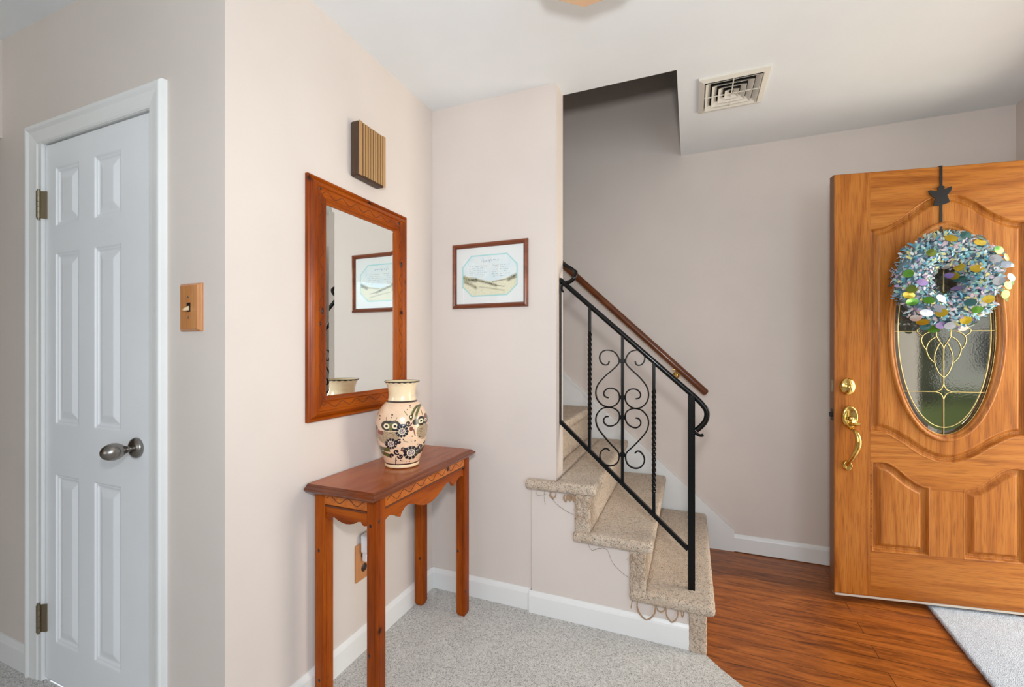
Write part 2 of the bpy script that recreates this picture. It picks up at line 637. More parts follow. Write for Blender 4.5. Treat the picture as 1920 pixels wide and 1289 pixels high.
def grid_mesh(name, X, Y, Z, keep, mats, mi, parent=None, color=None):
    """mesh from 2-D arrays of coordinates"""
    h, w = X.shape
    co = np.stack([X, Y, Z], -1).reshape(-1, 3).astype(np.float32)
    i = np.arange(h * w).reshape(h, w)
    q = np.stack([i[:-1, :-1], i[:-1, 1:], i[1:, 1:], i[1:, :-1]], -1).reshape(-1, 4)
    kk = np.ones(len(q), bool) if keep is None else keep.reshape(-1)
    mm = np.zeros(len(q), np.int32) if mi is None else mi.reshape(-1).astype(np.int32)
    q = q[kk]
    mm = mm[kk]
    me = bpy.data.meshes.new(name)
    me.vertices.add(len(co))
    me.vertices.foreach_set('co', co.reshape(-1))
    me.loops.add(len(q) * 4)
    me.loops.foreach_set('vertex_index', q.reshape(-1).astype(np.int32))
    me.polygons.add(len(q))
    me.polygons.foreach_set('loop_start', (np.arange(len(q)) * 4).astype(np.int32))
    for x in (mats if isinstance(mats, (list, tuple)) else [mats]):
        me.materials.append(x)
    me.polygons.foreach_set('material_index', mm)
    me.polygons.foreach_set('use_smooth', np.ones(len(q), bool))
    me.update(calc_edges=True)
    me.validate()
    if color is not None:
        a = me.attributes.new('paint', 'FLOAT_COLOR', 'POINT')
        a.data.foreach_set('color', color.reshape(-1).astype(np.float32))
    o = bpy.data.objects.new(name, me)
    COL.objects.link(o)
    if parent is not None:
        o.parent = parent
        if not parent.get('_local'):
            o.matrix_parent_inverse = Matrix.Translation(-world_loc(parent))
    return o


# ------------------------------------------------------------------ the room
XL, YB, YC, YS, XR, H = -1.2287, 1.943, 0.8564, 2.9788, 1.505, 2.44
XE = -0.5682     # end of the picture wall
XO = -0.055      # right side of the stairwell opening
YO = 2.055
TOP = 4.9

# floor surfaces
b = MB()
b.box(-0.75, 1.62, -0.3, 3.05, -0.12, -0.004)
b.build('floor', M['hardwood'], kind='structure')
b = MB()
poly = [(-3.9, -4.1), (1.505, -4.1), (1.505, 0.52)]
edge = [(0.174, 1.785), (0.105, 1.853), (0.062, 1.905), (0.052, 1.921), (0.0, 1.925), (-0.69, 1.925), (-0.69, 1.95), (-1.235, 1.95), (-1.235, 0.86), (-3.9, 0.86)]
fr = []
p0, p1 = Vector((1.505, 0.52)), Vector((0.174, 1.785))
for k in range(1, 120):
    q = p0.lerp(p1, k / 120)
    j = 0.0025 * noise.noise(Vector((k * 1.7, 0, 0)))
    fr.append((q.x + j, q.y + j))
b.prism(poly + fr + edge, 'z', -0.1, 0.004)
b.build('floor_carpet', M['carpet'], kind='structure')

# ceiling in two pieces round the stairwell
b = MB()
b.box(-3.9, XR + 0.15, -4.1, YO, H, H + 0.26)
b.box(XO, XR + 0.15, YO, YS + 0.12, H, H + 0.26)
b.build('ceiling', M['ceil'], kind='structure')

b = MB()
b.box(-3.4, XR + 0.15, YS, YS + 0.12, -0.12, TOP)
b.build('wall_back', M['wall'], kind='structure')
b = MB()
b.box(XL - 0.1, XE, YB, YO, -0.02, H)
b.build('wall_picture', M['wall'], kind='structure')
b = MB()
b.box(XL - 0.12, XL, YC, YB, -0.02, H)
b.build('wall_mirror', M['wall'], kind='structure')
b = MB()   # closet wall with its door opening
b.box(-3.9, -2.215, YC, YC + 0.12, -0.02, H)
b.box(-1.548, XL - 0.12, YC, YC + 0.12, -0.02, H)
b.box(-2.215, -1.548, YC, YC + 0.12, 1.985, H)
b.build('wall_closet', M['wall'], kind='structure')
b = MB()
b.box(-2.215, -1.548, YC + 0.12, YC + 0.14, -0.02, 2.0)
b.build('wall_closet_inside', M['wall'], kind='structure')
b = MB()   # left: header over the opening to the next room and the far wall
b.box(-2.63, -2.5166, -0.4, YC, 2.052, H)
b.build('wall_header', M['wall'], kind='structure')
b = MB()
b.box(-4.0, -3.9, -4.1, YC + 0.12, -0.1, H)
b.build('wall_left', M['wall'], kind='structure')
b = MB()   # rear wall with a wide opening added to let in fill light
b.box(-3.9, -2.4, -4.1, -4.0, -0.1, H)
b.box(0.6, XR, -4.1, -4.0, -0.1, H)
b.box(-2.4, 0.6, -4.1, -4.0, -0.1, 0.6)
b.box(-2.4, 0.6, -4.1, -4.0, 2.3, H)
b.build('wall_rear', M['wall'], kind='structure')
b = MB()   # right wall with front doorway and an opening added for fill light
b.box(XR, XR + 0.15, 2.80, YS, -0.1, H)
b.box(XR, XR + 0.15, 1.78, 2.80, 2.11, H)
b.box(XR, XR + 0.15, -0.6, 1.78, -0.1, H)
b.box(XR, XR + 0.15, -2.5, -0.6, -0.1, 0.7)
b.box(XR, XR + 0.15, -2.5, -0.6, 2.2, H)
b.box(XR, XR + 0.15, -4.1, -2.5, -0.1, H)
b.build('wall_right', M['wall'], kind='structure')
# unseen unlit upstairs hall, made large and brown-walled to deepen the stairwell shadow
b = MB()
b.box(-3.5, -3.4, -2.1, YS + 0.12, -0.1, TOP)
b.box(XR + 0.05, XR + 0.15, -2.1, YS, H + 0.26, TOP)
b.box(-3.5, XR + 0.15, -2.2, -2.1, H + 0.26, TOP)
b.build('wall_upstairs', plain('shade_deepening_brown', srgb(96, 70, 50), 0.7), kind='structure')
b = MB()
b.box(-3.5, XR + 0.15, -2.2, YS + 0.12, TOP, TOP + 0.1)
b.build('ceiling_upstairs', M['ceil'], kind='structure')
# front door jamb and inner casing
b = MB()
b.box(XR - 0.002, XR + 0.16, 1.7805, 1.80, -0.02, 2.1095)
b.box(XR - 0.002, XR + 0.16, 2.775, 2.7995, -0.02, 2.1095)
b.box(XR - 0.002, XR + 0.16, 1.801, 2.774, 2.09, 2.1095)
b.box(XR - 0.018, XR - 0.0005, 1.71, 1.779, 0.0, 2.111, 0.004)
b.box(XR - 0.018, XR - 0.0005, 2.801, 2.87, 0.0, 2.111, 0.004)
b.box(XR - 0.018, XR - 0.0005, 1.71, 2.87, 2.1125, 2.18, 0.004)
b.box(XR + 0.01, XR + 0.17, 1.80, 2.775, -0.03, 0.012, 0.004)
b.build('trim_1', M['white'], kind='structure')


# baseboards
def base_profile(h=0.1, t=0.014):
    return [(0, 0), (t, 0), (t, h * 0.80), (t * 0.8, h * 0.88), (t * 0.45, h * 0.96), (t * 0.3, h), (0, h)]


def baseboard(name, p, q, nrm, h=0.1, t=0.014):
    """runs from p to q (xy) against a wall, nrm = direction into the room"""
    pr = base_profile(h, t)
    b = MB()
    vs = []
    for e in (p, q):
        for o, z in pr:
            vs.append((e[0] + nrm[0] * o, e[1] + nrm[1] * o, z))
    n = len(pr)
    fs = [tuple(range(n)), tuple(range(2 * n - 1, n - 1, -1))]
    for i in range(n):
        j = (i + 1) % n
        fs.append((i, i + n, j + n, j))
    b.add(vs, fs)
    return b.build(name, M['white'], kind='structure')


baseboard('baseboard_mirror_wall', (XL, YC - 0.013), (XL, YB), (1, 0), 0.102)
baseboard('baseboard_picture_wall', (XL, YB), (-0.69, YB), (0, -1), 0.102)
baseboard('baseboard_stair_side', (-0.692, 1.928), (0.0, 1.928), (0, -1), 0.102)
baseboard('baseboard_back', (0.245, YS), (XR, YS), (0, -1), 0.1)
baseboard('baseboard_closet_left', (-3.9, YC), (-2.298, YC), (0, -1), 0.1)
baseboard('baseboard_closet_right', (-1.488, YC), (XL, YC), (0, -1), 0.1)
baseboard('baseboard_right', (XR, 1.71), (XR, 0.3), (-1, 0), 0.1)

# ------------------------------------------------------------------ closet door
CX0, CX1, CZ0, CZ1 = -2.197, -1.563, 0.012, 1.966
b = MB()     # casing: three mitred boards with a rounded outer back band
def casing_board(b, a0, a1, prof, plane_y):
    pass
prof = [(0.0, 0.0), (0.0, 0.009), (0.006, 0.012), (0.02, 0.013), (0.045, 0.016), (0.055, 0.021), (0.066, 0.021), (0.072, 0.016), (0.074, 0.0)]
xi0, xi1, zi = -2.222, -1.5616, 1.972
n = len(prof)
vs = []
ring = []
for k, (t, d) in enumerate(prof):
    ring.append([(xi0 - t, YC - d, 0.004), (xi0 - t, YC - d, zi + t), (xi1 + t, YC - d, zi + t), (xi1 + t, YC - d, 0.004)])
for r_ in ring:
    vs += r_
fs = []
for k in range(n):
    kk = (k + 1) % n
    for s in range(3):
        fs.append((k * 4 + s, k * 4 + s + 1, kk * 4 + s + 1, kk * 4 + s))
fs.append(tuple(k * 4 for k in range(n)))
fs.append(tuple(k * 4 + 3 for k in range(n)))
b.add(vs, fs)
b.build('trim_2', M['white'], kind='structure')
b = MB()     # jamb
b.box(-2.222, -2.2, YC - 0.009, YC + 0.118, 0.0, 1.985)
b.box(-1.56, -1.548, YC - 0.004, YC + 0.118, 0.0, 1.985)
b.box(-2.222, -1.548, YC - 0.004, YC + 0.118, 1.971, 1.985)
b.box(-2.2, -1.56, YC + 0.045, YC + 0.06, 1.95, 1.971)
b.build('trim_3', M['white'], kind='structure')


def panel_depth(d, prof):
    xs = [p[0] for p in prof]
    ys = [p[1] for p in prof]
    return np.interp(d, xs, ys)


step = 0.0022
xs = np.arange(CX0, CX1 + 1e-6, step)
zs = np.arange(CZ0, CZ1 + 1e-6, step * 1.3)
GX, GZ = np.meshgrid(xs, zs)
dep = np.zeros_like(GX)
ph = [(-1, 0), (0, 0), (0.004, -0.0045), (0.010, -0.0035), (0.013, -0.0075), (0.019, -0.008), (0.042, -0.0015), (0.045, -0.001), (1, -0.001)]
for (x0, x1) in ((-2.129, -1.980), (-1.883, -1.733)):
    for (z0, z1) in ((1.667, 1.875), (0.951, 1.566), (0.158, 0.765)):
        s = np.minimum(np.minimum(GX - x0, x1 - GX), np.minimum(GZ - z0, z1 - GZ))
        dep = np.where(s > -0.002, panel_depth(s, ph), dep)
door1 = grid_mesh('door_1', GX, (YC + 0.002) - dep, GZ, None, M['whitedoor'], None)
door1['kind'] = 'structure'
tag(door1, 'narrow white six-panel closet door at the left, closed in its white casing')
b = MB()
b.box(CX0, CX1, YC + 0.0125, YC + 0.037, CZ0, CZ1)
b.box(CX0, CX0 + 0.001, YC + 0.002, YC + 0.0125, CZ0, CZ1)
b.box(CX1 - 0.001, CX1, YC + 0.002, YC + 0.0125, CZ0, CZ1)
b.box(CX0, CX1, YC + 0.002, YC + 0.0125, CZ1 - 0.001, CZ1)
b.box(CX0, CX1, YC + 0.002, YC + 0.0125, CZ0, CZ0 + 0.001)
b.build('door_slab', M['whitedoor'], parent=door1)
# knob
b = MB()
b.lathe([(0.0, YC + 0.002), (0.031, YC + 0.002), (0.033, YC - 0.003), (0.031, YC - 0.009), (0.024, YC - 0.014), (0.014, YC - 0.018), (0.0, YC - 0.018)], (-1.641, 0, 0.904), 40, axis='y')
rose = b.build('knob_rosette', M['nickel'], parent=door1)
b = MB()
b.lathe([(0.0, YC - 0.012), (0.012, YC - 0.014), (0.0105, YC - 0.026), (0.013, YC - 0.034), (0.020, YC - 0.042), (0.0255, YC - 0.053), (0.027, YC - 0.064), (0.0245, YC - 0.076), (0.018, YC - 0.087), (0.009, YC - 0.093), (0.0, YC - 0.095)], (-1.641, 0, 0.904), 40, axis='y')
o = b.build('door_knob', M['nickel'], parent=door1)
o['label'] = 'satin nickel egg-shaped knob'
b = MB()
b.box(CX1 - 0.0015, CX1 + 0.0005, YC - 0.001, YC + 0.016, 0.885, 0.921)
b.build('latch_bolt', M['black'], parent=door1)
for zc in (1.748, 0.235):
    b = MB()
    for k in range(5):
        z0 = zc - 0.05 + k * 0.02
        b.tube([(-2.206, YC - 0.014, z0 + 0.0008), (-2.206, YC - 0.014, z0 + 0.0192)], 0.0068, 12)
    b.tube([(-2.206, YC - 0.014, zc - 0.056), (-2.206, YC - 0.014, zc + 0.056)], 0.004, 10)
    b.box(-2.226, -2.206, YC - 0.012, YC - 0.0095, zc - 0.05, zc + 0.05)
    b.prism([(-2.206, YC - 0.013), (-2.184, YC - 0.0005), (-2.184, YC + 0.0015), (-2.206, YC - 0.009)], 'z', zc - 0.05, zc + 0.05)
    b.build('hinge', M['hinge'], parent=door1)

# ------------------------------------------------------------------ switch plate
t = thing('light_switch', 'single toggle switch on an oak cover plate beside the closet door', 'light switch', (-1.3687, YC, 1.343))
b = MB()
x0, x1, z0, z1 = -1.4175, -1.3205, 1.2722, 1.4140
vs = [(x0, YC, z0), (x1, YC, z0), (x1, YC, z1), (x0, YC, z1)]
bv = 0.011
vs += [(x0, YC - 0.004, z0), (x1, YC - 0.004, z0), (x1, YC - 0.004, z1), (x0, YC - 0.004, z1)]
vs += [(x0 + bv, YC - 0.012, z0 + bv * 0.6), (x1 - bv, YC - 0.012, z0 + bv * 0.6), (x1 - bv, YC - 0.012, z1 - bv * 0.6), (x0 + bv, YC - 0.012, z1 - bv * 0.6)]
fs = [(0, 1, 2, 3), (8, 11, 10, 9)]
for a in (0, 4):
    for k in range(4):
        fs.append((a + k, a + (k + 1) % 4, a + 4 + (k + 1) % 4, a + 4 + k))
b.add(vs, fs)
b.build('cover_plate', M['plate'], parent=t, bevel=0.0012)
b = MB()
b.box(-1.3760, -1.3600, YC - 0.0126, YC - 0.011, 1.3295, 1.3565)
b.build('toggle_slot', M['black'], parent=t)
b = MB()
b.add([(-1.3735, YC - 0.012, 1.334), (-1.3665, YC - 0.012, 1.334), (-1.3665, YC - 0.012, 1.347), (-1.3735, YC - 0.012, 1.347),
       (-1.3728, YC - 0.026, 1.332), (-1.3672, YC - 0.026, 1.332), (-1.3672, YC - 0.026, 1.337), (-1.3728, YC - 0.026, 1.337)],
      [(0, 1, 2, 3), (4, 7, 6, 5), (0, 4, 5, 1), (1, 5, 6, 2), (2, 6, 7, 3), (3, 7, 4, 0)])
b.build('toggle', M['ivory'], parent=t)
for z in (1.3735, 1.3125):
    b = MB()
    b.lathe([(0, YC - 0.0118), (0.0034, YC - 0.0118), (0.003, YC - 0.0135), (0, YC - 0.014)], (-1.368, 0, z), 16, axis='y')
    b.build('screw', M['hinge'], parent=t)

# ------------------------------------------------------------------ mirror
MY0, MY1, MZ0, MZ1 = 1.138, 1.704, 0.965, 1.827
t = thing('wall_mirror', 'rectangular mirror in a wide knotty pine frame above the console table', 'mirror', (XL, (MY0 + MY1) / 2, MZ0))
t.name = 'framed_mirror'
prof = [(0, 0.0), (0, 0.013), (0.004, 0.017), (0.008, 0.015), (0.011, 0.012), (0.014, 0.015), (0.020, 0.022), (0.028, 0.027), (0.034, 0.027), (0.037, 0.022), (0.040, 0.021), (0.066, 0.0195), (0.070, 0.0225), (0.074, 0.020), (0.078, 0.013), (0.0845, 0.010), (0.0845, 0.0)]


def frame_rails(prof, P, y0, y1, z0, z1, name_, mats, parent, sides=('v', 'h')):
    """four mitred rails; P(u, v, d) -> xyz where u,v in plane, d = height off the wall"""
    n = len(prof)
    cs = lambda t_: [(y0 + t_, z0 + t_), (y1 - t_, z0 + t_), (y1 - t_, z1 - t_), (y0 + t_, z1 - t_)]
    for s_ in range(4):
        vs_, fs_ = [], []
        for t_, d_ in prof:
            c = cs(t_)
            for e in (s_, (s_ + 1) % 4):
                vs_.append(P(c[e][0], c[e][1], d_))
        for k in range(n - 1):
            fs_.append((k * 2, k * 2 + 1, k * 2 + 3, k * 2 + 2))
        fs_.append(tuple(k * 2 for k in range(n)))
        fs_.append(tuple(k * 2 + 1 for k in range(n)))
        b_ = MB()
        b_.add(vs_, fs_)
        b_.build(name_, mats[s_ % 2], parent=parent)


frame_rails(prof, lambda u, v, d: (XL + d, u, v), MY0, MY1, MZ0, MZ1, 'frame_rail', [M['pine_y'], M['pine_z']], t)
b = MB()
w = 0.0845
iy0, iy1, iz0, iz1 = MY0 + w, MY1 - w, MZ0 + w, MZ1 - w
bb = 0.017
vs = [(XL + 0.0065, iy0 - 0.002, iz0 - 0.002), (XL + 0.0065, iy1 + 0.002, iz0 - 0.002), (XL + 0.0065, iy1 + 0.002, iz1 + 0.002), (XL + 0.0065, iy0 - 0.002, iz1 + 0.002),
      (XL + 0.0071, iy0 + bb, iz0 + bb), (XL + 0.0071, iy1 - bb, iz0 + bb), (XL + 0.0071, iy1 - bb, iz1 - bb), (XL + 0.0071, iy0 + bb, iz1 - bb)]
fs = [(4, 5, 6, 7)] + [(k, (k + 1) % 4, 4 + (k + 1) % 4, 4 + k) for k in range(4)]
vs += [(XL + 0.002, v[1], v[2]) for v in vs[:4]]
fs += [(8, 9, 10, 11)] + [(k, (k + 1) % 4, 8 + (k + 1) % 4, 8 + k) for k in range(4)]
b.add(vs, fs)
b.build('mirror_glass', M['mirror'], parent=t)
# carved wavy vine and knots on the frame
b = MB()
def vine(b, P, L, amp, r, n, off=0.0):
    pts = []
    for k in range(n + 1):
        q = k / n * L
        pts.append(P(q, amp * math.sin(q * 2 * PI / 0.075 + off)))
    b.tube(pts, r, 5)
d_ = XL + 0.0205
for zc in (MZ1 - 0.053, MZ0 + 0.053):
    vine(b, lambda q, a, zc=zc: (d_, MY0 + 0.06 + q, zc + a), MY1 - MY0 - 0.12, 0.009, 0.0011, 90)
for yc in (MY0 + 0.053, MY1 - 0.053):
    vine(b, lambda q, a, yc=yc: (d_, yc + a, MZ0 + 0.06 + q), MZ1 - MZ0 - 0.12, 0.009, 0.0011, 140)
b.build('carved_vine', M['groove'], parent=t)
for (y, z, ry, rz_) in ((1.185, 1.792, 0.010, 0.013), (1.64, 1.782, 0.008, 0.008), (1.195, 1.355, 0.007, 0.012), (1.185, 1.31, 0.005, 0.007), (1.655, 1.60, 0.008, 0.014), (1.178, 1.36, 0.004, 0.01)):
    b = MB()
    b.lathe([(0, 0.0217), (0.8, 0.0215), (1, 0.0195)], (0, 0, 0), 14, axis='x')
    b.v = [(XL + p[0], y + p[1] * ry, z + p[2] * rz_) for p in b.v]
    b.build('knot', M['knot'], parent=t)

# ------------------------------------------------------------------ door chime
t = thing('door_chime', 'slatted wooden door chime box high on the wall above the mirror', 'door chime', (XL, 1.43, 1.893))
b = MB()
b.box(XL, XL + 0.044, 1.352, 1.512, 1.893, 2.107, 0.010, 3)
b.build('chime_body', M['chime_dark'], parent=t)
b = MB()
b.box(XL + 0.043, XL + 0.0446, 1.366, 1.500, 1.898, 2.102)
b.build('grille_cloth', M['black'], parent=t)
edges = [1.352] + [1.374 + k * 0.0148 for k in range(9)] + [1.512]
for k in range(10):
    y0, y1 = edges[k] + (0.0024 if k else 0.001), edges[k + 1] - (0.0024 if k < 9 else 0.001)
    b = MB()
    b.box(XL + 0.0435, XL + 0.0472, y0, y1, 1.8975 if 0 < k < 9 else 1.895, 2.1025 if 0 < k < 9 else 2.105, 0.0008 if 0 < k < 9 else 0.0015, 2)
    b.build('face_slat', M['chime'], parent=t)

# ------------------------------------------------------------------ picture
t = thing('framed_picture', 'small framed verse with teal octagonal border over a painted dune scene', 'picture', (-0.9, YB, 1.423))
px0, px1, pz0, pz1 = -1.104, -0.703, 1.4195, 1.7385
prof = [(0, 0), (0, 0.010), (0.004, 0.017), (0.011, 0.020), (0.017, 0.017), (0.021, 0.011), (0.0225, 0.009), (0.0225, 0.0)]
frame_rails(prof, lambda u, v, d: (u, YB - d, v), px0, px1, pz0, pz1, 'frame_rail', [M['mahog'], M['mahog']], t)
ax0, ax1, az0, az1 = px0 + 0.021, px1 - 0.021, pz0 + 0.021, pz1 - 0.021
cw, chh = 430, 330
u = np.linspace(0, 1, cw)
v = np.linspace(0, 1, chh)
U, V = np.meshgrid(u, v)           # V up
asp = (ax1 - ax0) / (az1 - az0)
img = np.empty((chh, cw, 3))
img[:] = srgb(230, 232, 230)[:3]
def C3(r, g, b_):
    return np.array(srgb(r, g, b_)[:3])
# octagon in art coordinates (u, v)
oc = [(0.10, 0.31), (0.235, 0.14), (0.76, 0.14), (0.905, 0.31), (0.905, 0.66), (0.76, 0.85), (0.235, 0.85), (0.10, 0.66)]
sd = sdf_poly(U * asp, V, [(p[0] * asp, p[1]) for p in oc])
inner = sd > 0
rngp = np.random.RandomState(5)
def smooth_noise(h, w, cells, seed):
    r = np.random.RandomState(seed)
    g = r.rand(cells[0] + 2, cells[1] + 2)
    y = np.linspace(0, cells[0], h)
    x = np.linspace(0, cells[1], w)
    yi, xi = y.astype(int), x.astype(int)
    fy, fx = (y - yi)[:, None], (x - xi)[None, :]
    fy = fy * fy * (3 - 2 * fy)
    fx = fx * fx * (3 - 2 * fx)
    a = g[yi][:, xi]; b_ = g[yi][:, xi + 1]; c = g[yi + 1][:, xi]; d = g[yi + 1][:, xi + 1]
    return (a * (1 - fx) + b_ * fx) * (1 - fy) + (c * (1 - fx) + d * fx) * fy
n1 = smooth_noise(chh, cw, (14, 20), 1)
n2 = smooth_noise(chh, cw, (60, 90), 2)
sky = C3(214, 228, 232) * (1 - n1[..., None] * 0.6) + C3(238, 238, 232) * (n1[..., None] * 0.6)
img = np.where(inner[..., None], sky, img)
dune = np.interp(u, [0.1, 0.2, 0.35, 0.5, 0.65, 0.8, 0.9], [0.50, 0.48, 0.44, 0.39, 0.40, 0.45, 0.49])
under = inner & (V < dune[None, :])
sand = C3(232, 228, 200) * (0.86 + 0.14 * n2[..., None])
img = np.where(under[..., None], sand, img)
def stroke_blob(pts, r, col, strength=0.8):
    global img
    dmin = np.full(U.shape, 9.0)
    for (a, b2) in zip(pts[:-1], pts[1:]):
        ex, ey = (b2[0] - a[0]) * asp, b2[1] - a[1]
        L = ex * ex + ey * ey + 1e-9
        tt = np.clip(((U - a[0]) * asp * ex + (V - a[1]) * ey) / L, 0, 1)
        dmin = np.minimum(dmin, np.hypot((U - a[0]) * asp - tt * ex, V - a[1] - tt * ey))
    k = np.clip(1 - dmin / r, 0, 1) * strength * np.where(inner, 1, 0)
    k = k * (0.45 + 0.9 * n2)
    k = np.clip(k, 0, 1)[..., None]
    img = img * (1 - k) + col * k
dk = C3(86, 84, 58)
stroke_blob([(0.11, 0.47), (0.2, 0.43), (0.30, 0.42)], 0.055, dk, 1.0)
stroke_blob([(0.30, 0.43), (0.42, 0.385), (0.52, 0.345), (0.6, 0.31)], 0.035, dk, 1.0)
stroke_blob([(0.13, 0.40), (0.22, 0.35), (0.30, 0.29)], 0.045, C3(120, 112, 78), 0.9)
stroke_blob([(0.35, 0.30), (0.5, 0.27), (0.72, 0.215)], 0.018, C3(170, 164, 130), 0.8)
stroke_blob([(0.78, 0.40), (0.84, 0.44), (0.895, 0.47)], 0.05, dk, 1.0)
stroke_blob([(0.55, 0.38), (0.7, 0.40), (0.89, 0.425)], 0.016, C3(130, 124, 90), 0.9)
stroke_blob([(0.12, 0.5), (0.15, 0.46)], 0.04, C3(170, 158, 96), 0.9)
stroke_blob([(0.6, 0.31), (0.72, 0.285)], 0.012, dk, 0.8)
# illegible handwriting: title and two verse columns
def scribble(x0, x1, y, hgt, col, seed, wgt=0.9):
    global img
    r = np.random.RandomState(seed)
    x = x0
    pts = []
    while x < x1:
        if r.rand() < 0.16 and len(pts) > 1:
            stroke_blob(pts, wgt * 0.0048, col, 0.9)
            pts = []
            x += 0.012
        pts.append((x, y + hgt * (r.rand() - 0.5) * (2.0 if r.rand() < 0.2 else 1.0)))
        x += 0.0052
    if len(pts) > 1:
        stroke_blob(pts, wgt * 0.0048, col, 0.9)
scribble(0.38, 0.64, 0.755, 0.036, C3(120, 136, 172), 11, 1.4)
ink = C3(128, 134, 138)
for k in range(6):
    scribble(0.20, 0.47 - 0.03 * (k % 3), 0.665 - k * 0.038, 0.014, ink, 20 + k)
    scribble(0.54, 0.80 - 0.04 * (k % 2), 0.665 - k * 0.038, 0.014, ink, 40 + k)
# teal border
kb = np.clip(1 - np.abs(sd) / 0.014, 0, 1)[..., None] ** 0.6
img = img * (1 - kb) + C3(150, 212, 212) * kb
rgba = np.concatenate([img, np.ones((chh, cw, 1))], -1)
PX = ax0 + U * (ax1 - ax0)
PZ = az0 + V * (az1 - az0)
o = grid_mesh('printed_verse', PX, np.full_like(PX, YB - 0.006), PZ, None, M['print'], None, parent=t, color=rgba)
b = MB()
b.add([(ax0, YB - 0.0085, az0), (ax1, YB - 0.0085, az0), (ax1, YB - 0.0085, az1), (ax0, YB - 0.0085, az1)], [(0, 1, 2, 3)])
b.build('glass', M['picglass'], parent=t)
b = MB()
b.box(ax0, ax1, YB - 0.005, YB - 0.001, az0, az1)
b.build('backing_board', M['mat_white'], parent=t)

# ------------------------------------------------------------------ console table
TX0, TX1, TY0, TY1 = -1.2222, -0.925, 1.125, 1.835
t = thing('console_table', 'narrow knotty pine console table with scalloped apron against the mirror wall', 'table', ((TX0 + TX1) / 2, (TY0 + TY1) / 2, 0.004))
b = MB()
bm = bmesh.new()
# moulded top: stack of insets
lay = [(0.014, 0.727), (0.010, 0.7285), (0.004, 0.734), (0.0, 0.740), (0.001, 0.744), (0.006, 0.747), (0.010, 0.7485), (0.012, 0.753), (0.018, 0.7565)]
vs, fs = [], []
for ins, z in lay:
    wi = min(ins, 0.001)
    vs += [(TX0 + wi, TY0 + ins, z), (TX1 - ins, TY0 + ins, z), (TX1 - ins, TY1 - ins, z), (TX0 + wi, TY1 - ins, z)]
for k in range(len(lay) - 1):
    for q in range(4):
        fs.append((k * 4 + q, k * 4 + (q + 1) % 4, k * 4 + 4 + (q + 1) % 4, k * 4 + 4 + q))
b.add(vs, fs, 1)
e = (len(lay) - 1) * 4
b.add(vs[e:e + 4], [(0, 1, 2, 3)], 0)
b.add(vs[0:4], [(3, 2, 1, 0)], 1)
bm.free()
b.build('table_top', [M['pine_top'], M['pine_edge']], parent=t)
lx0, lx1, ly0, ly1 = -1.215, -0.945, 1.165, 1.810
LW = 0.045
for (x, y) in ((lx1 - LW, ly0), (lx0, ly0), (lx1 - LW, ly1 - LW), (lx0, ly1 - LW)):
    b = MB()
    c = 0.004
    pr = [(x + c, y), (x + LW - 0.012, y), (x + LW - 0.011, y + 0.0015), (x + LW - 0.009, y + 0.0015), (x + LW - 0.008, y), (x + LW - 0.004, y), (x + LW, y + 0.004), (x + LW, y + 0.008), (x + LW - 0.0015, y + 0.009), (x + LW - 0.0015, y + 0.011), (x + LW, y + 0.012), (x + LW, y + LW - c), (x + LW - c, y + LW), (x + c, y + LW), (x, y + LW - c), (x, y + c)]
    n = len(pr)
    cx, cy = x + LW / 2, y + LW / 2
    vs = []
    for z, sc in ((0.004, 0.72), (0.018, 1.0), (0.7265, 1.0)):
        vs += [(cx + (q[0] - cx) * sc, cy + (q[1] - cy) * sc, z) for q in pr]
    fs = [tuple(range(n)), tuple(range(3 * n - 1, 2 * n - 1, -1))]
    for a in (0, n):
        for k in range(n):
            fs.append((a + k, a + (k + 1) % n, a + n + (k + 1) % n, a + n + k))
    b.add(vs, fs)
    leg = b.build('leg', M['pine_z'], parent=t)
    kn = {0: [('y', 0.017, 0.638), ('x', 0.01, 0.655), ('y', 0.012, 0.21)], 1: [('y', 0.02, 0.52), ('y', 0.022, 0.07)], 2: [('x', 0.008, 0.12), ('y', 0.01, 0.3)], 3: [('y', 0.03, 0.23)]}
    idx = [(lx1 - LW, ly0), (lx0, ly0), (lx1 - LW, ly1 - LW), (lx0, ly1 - LW)].index((x, y))
    for (axn, off, z) in kn[idx]:
        b = MB()
        rr = 0.0055
        if axn == 'y':
            b.lathe([(0, y - 0.0005), (0.8, y - 0.0004), (1, y + 0.0003)], (0, 0, 0), 14, axis='y')
            b.v = [(x + off + p[0] * rr, p[1], z + p[2] * rr * 1.3) for p in b.v]
        else:
            b.lathe([(0, x + LW + 0.0005), (0.8, x + LW + 0.0004), (1, x + LW - 0.0003)], (0, 0, 0), 14, axis='x')
            b.v = [(p[0], y + off + p[1] * rr, z + p[2] * rr * 1.5) for p in b.v]
        b.build('knot', M['knot'], parent=leg)
# front apron
half = [(1.210, .640), (1.222, .648), (1.234, .6515), (1.249, .650), (1.264, .642), (1.281, .635), (1.290, .628), (1.300, .6255), (1.303, .634), (1.312, .641), (1.325, .650), (1.342, .654), (1.360, .652), (1.385, .642), (1.42, .627), (1.45, .617), (1.487, .613)]
low = half + [(2.975 - y, z) for y, z in reversed(half[:-1])]
ya, yb = ly0 + LW, ly1 - LW
low = [(min(max(y, ya), yb), z) for y, z in low]
b = MB()
b.prism([(y, z) for y, z in low] + [(yb, 0.727), (ya, 0.727)], 'x', lx1 - 0.022, lx1 - 0.007)
fa = b.build('front_apron', M['pine_y'], parent=t)
b = MB()
b.box(lx1 - 0.0075, lx1 - 0.004, ya, yb, 0.690, 0.727)
b.build('carved_band', M['pine_light'], parent=fa)
b = MB()
b.box(lx1 - 0.007, lx1 - 0.0015, ya, yb, 0.684, 0.690, 0.0015)
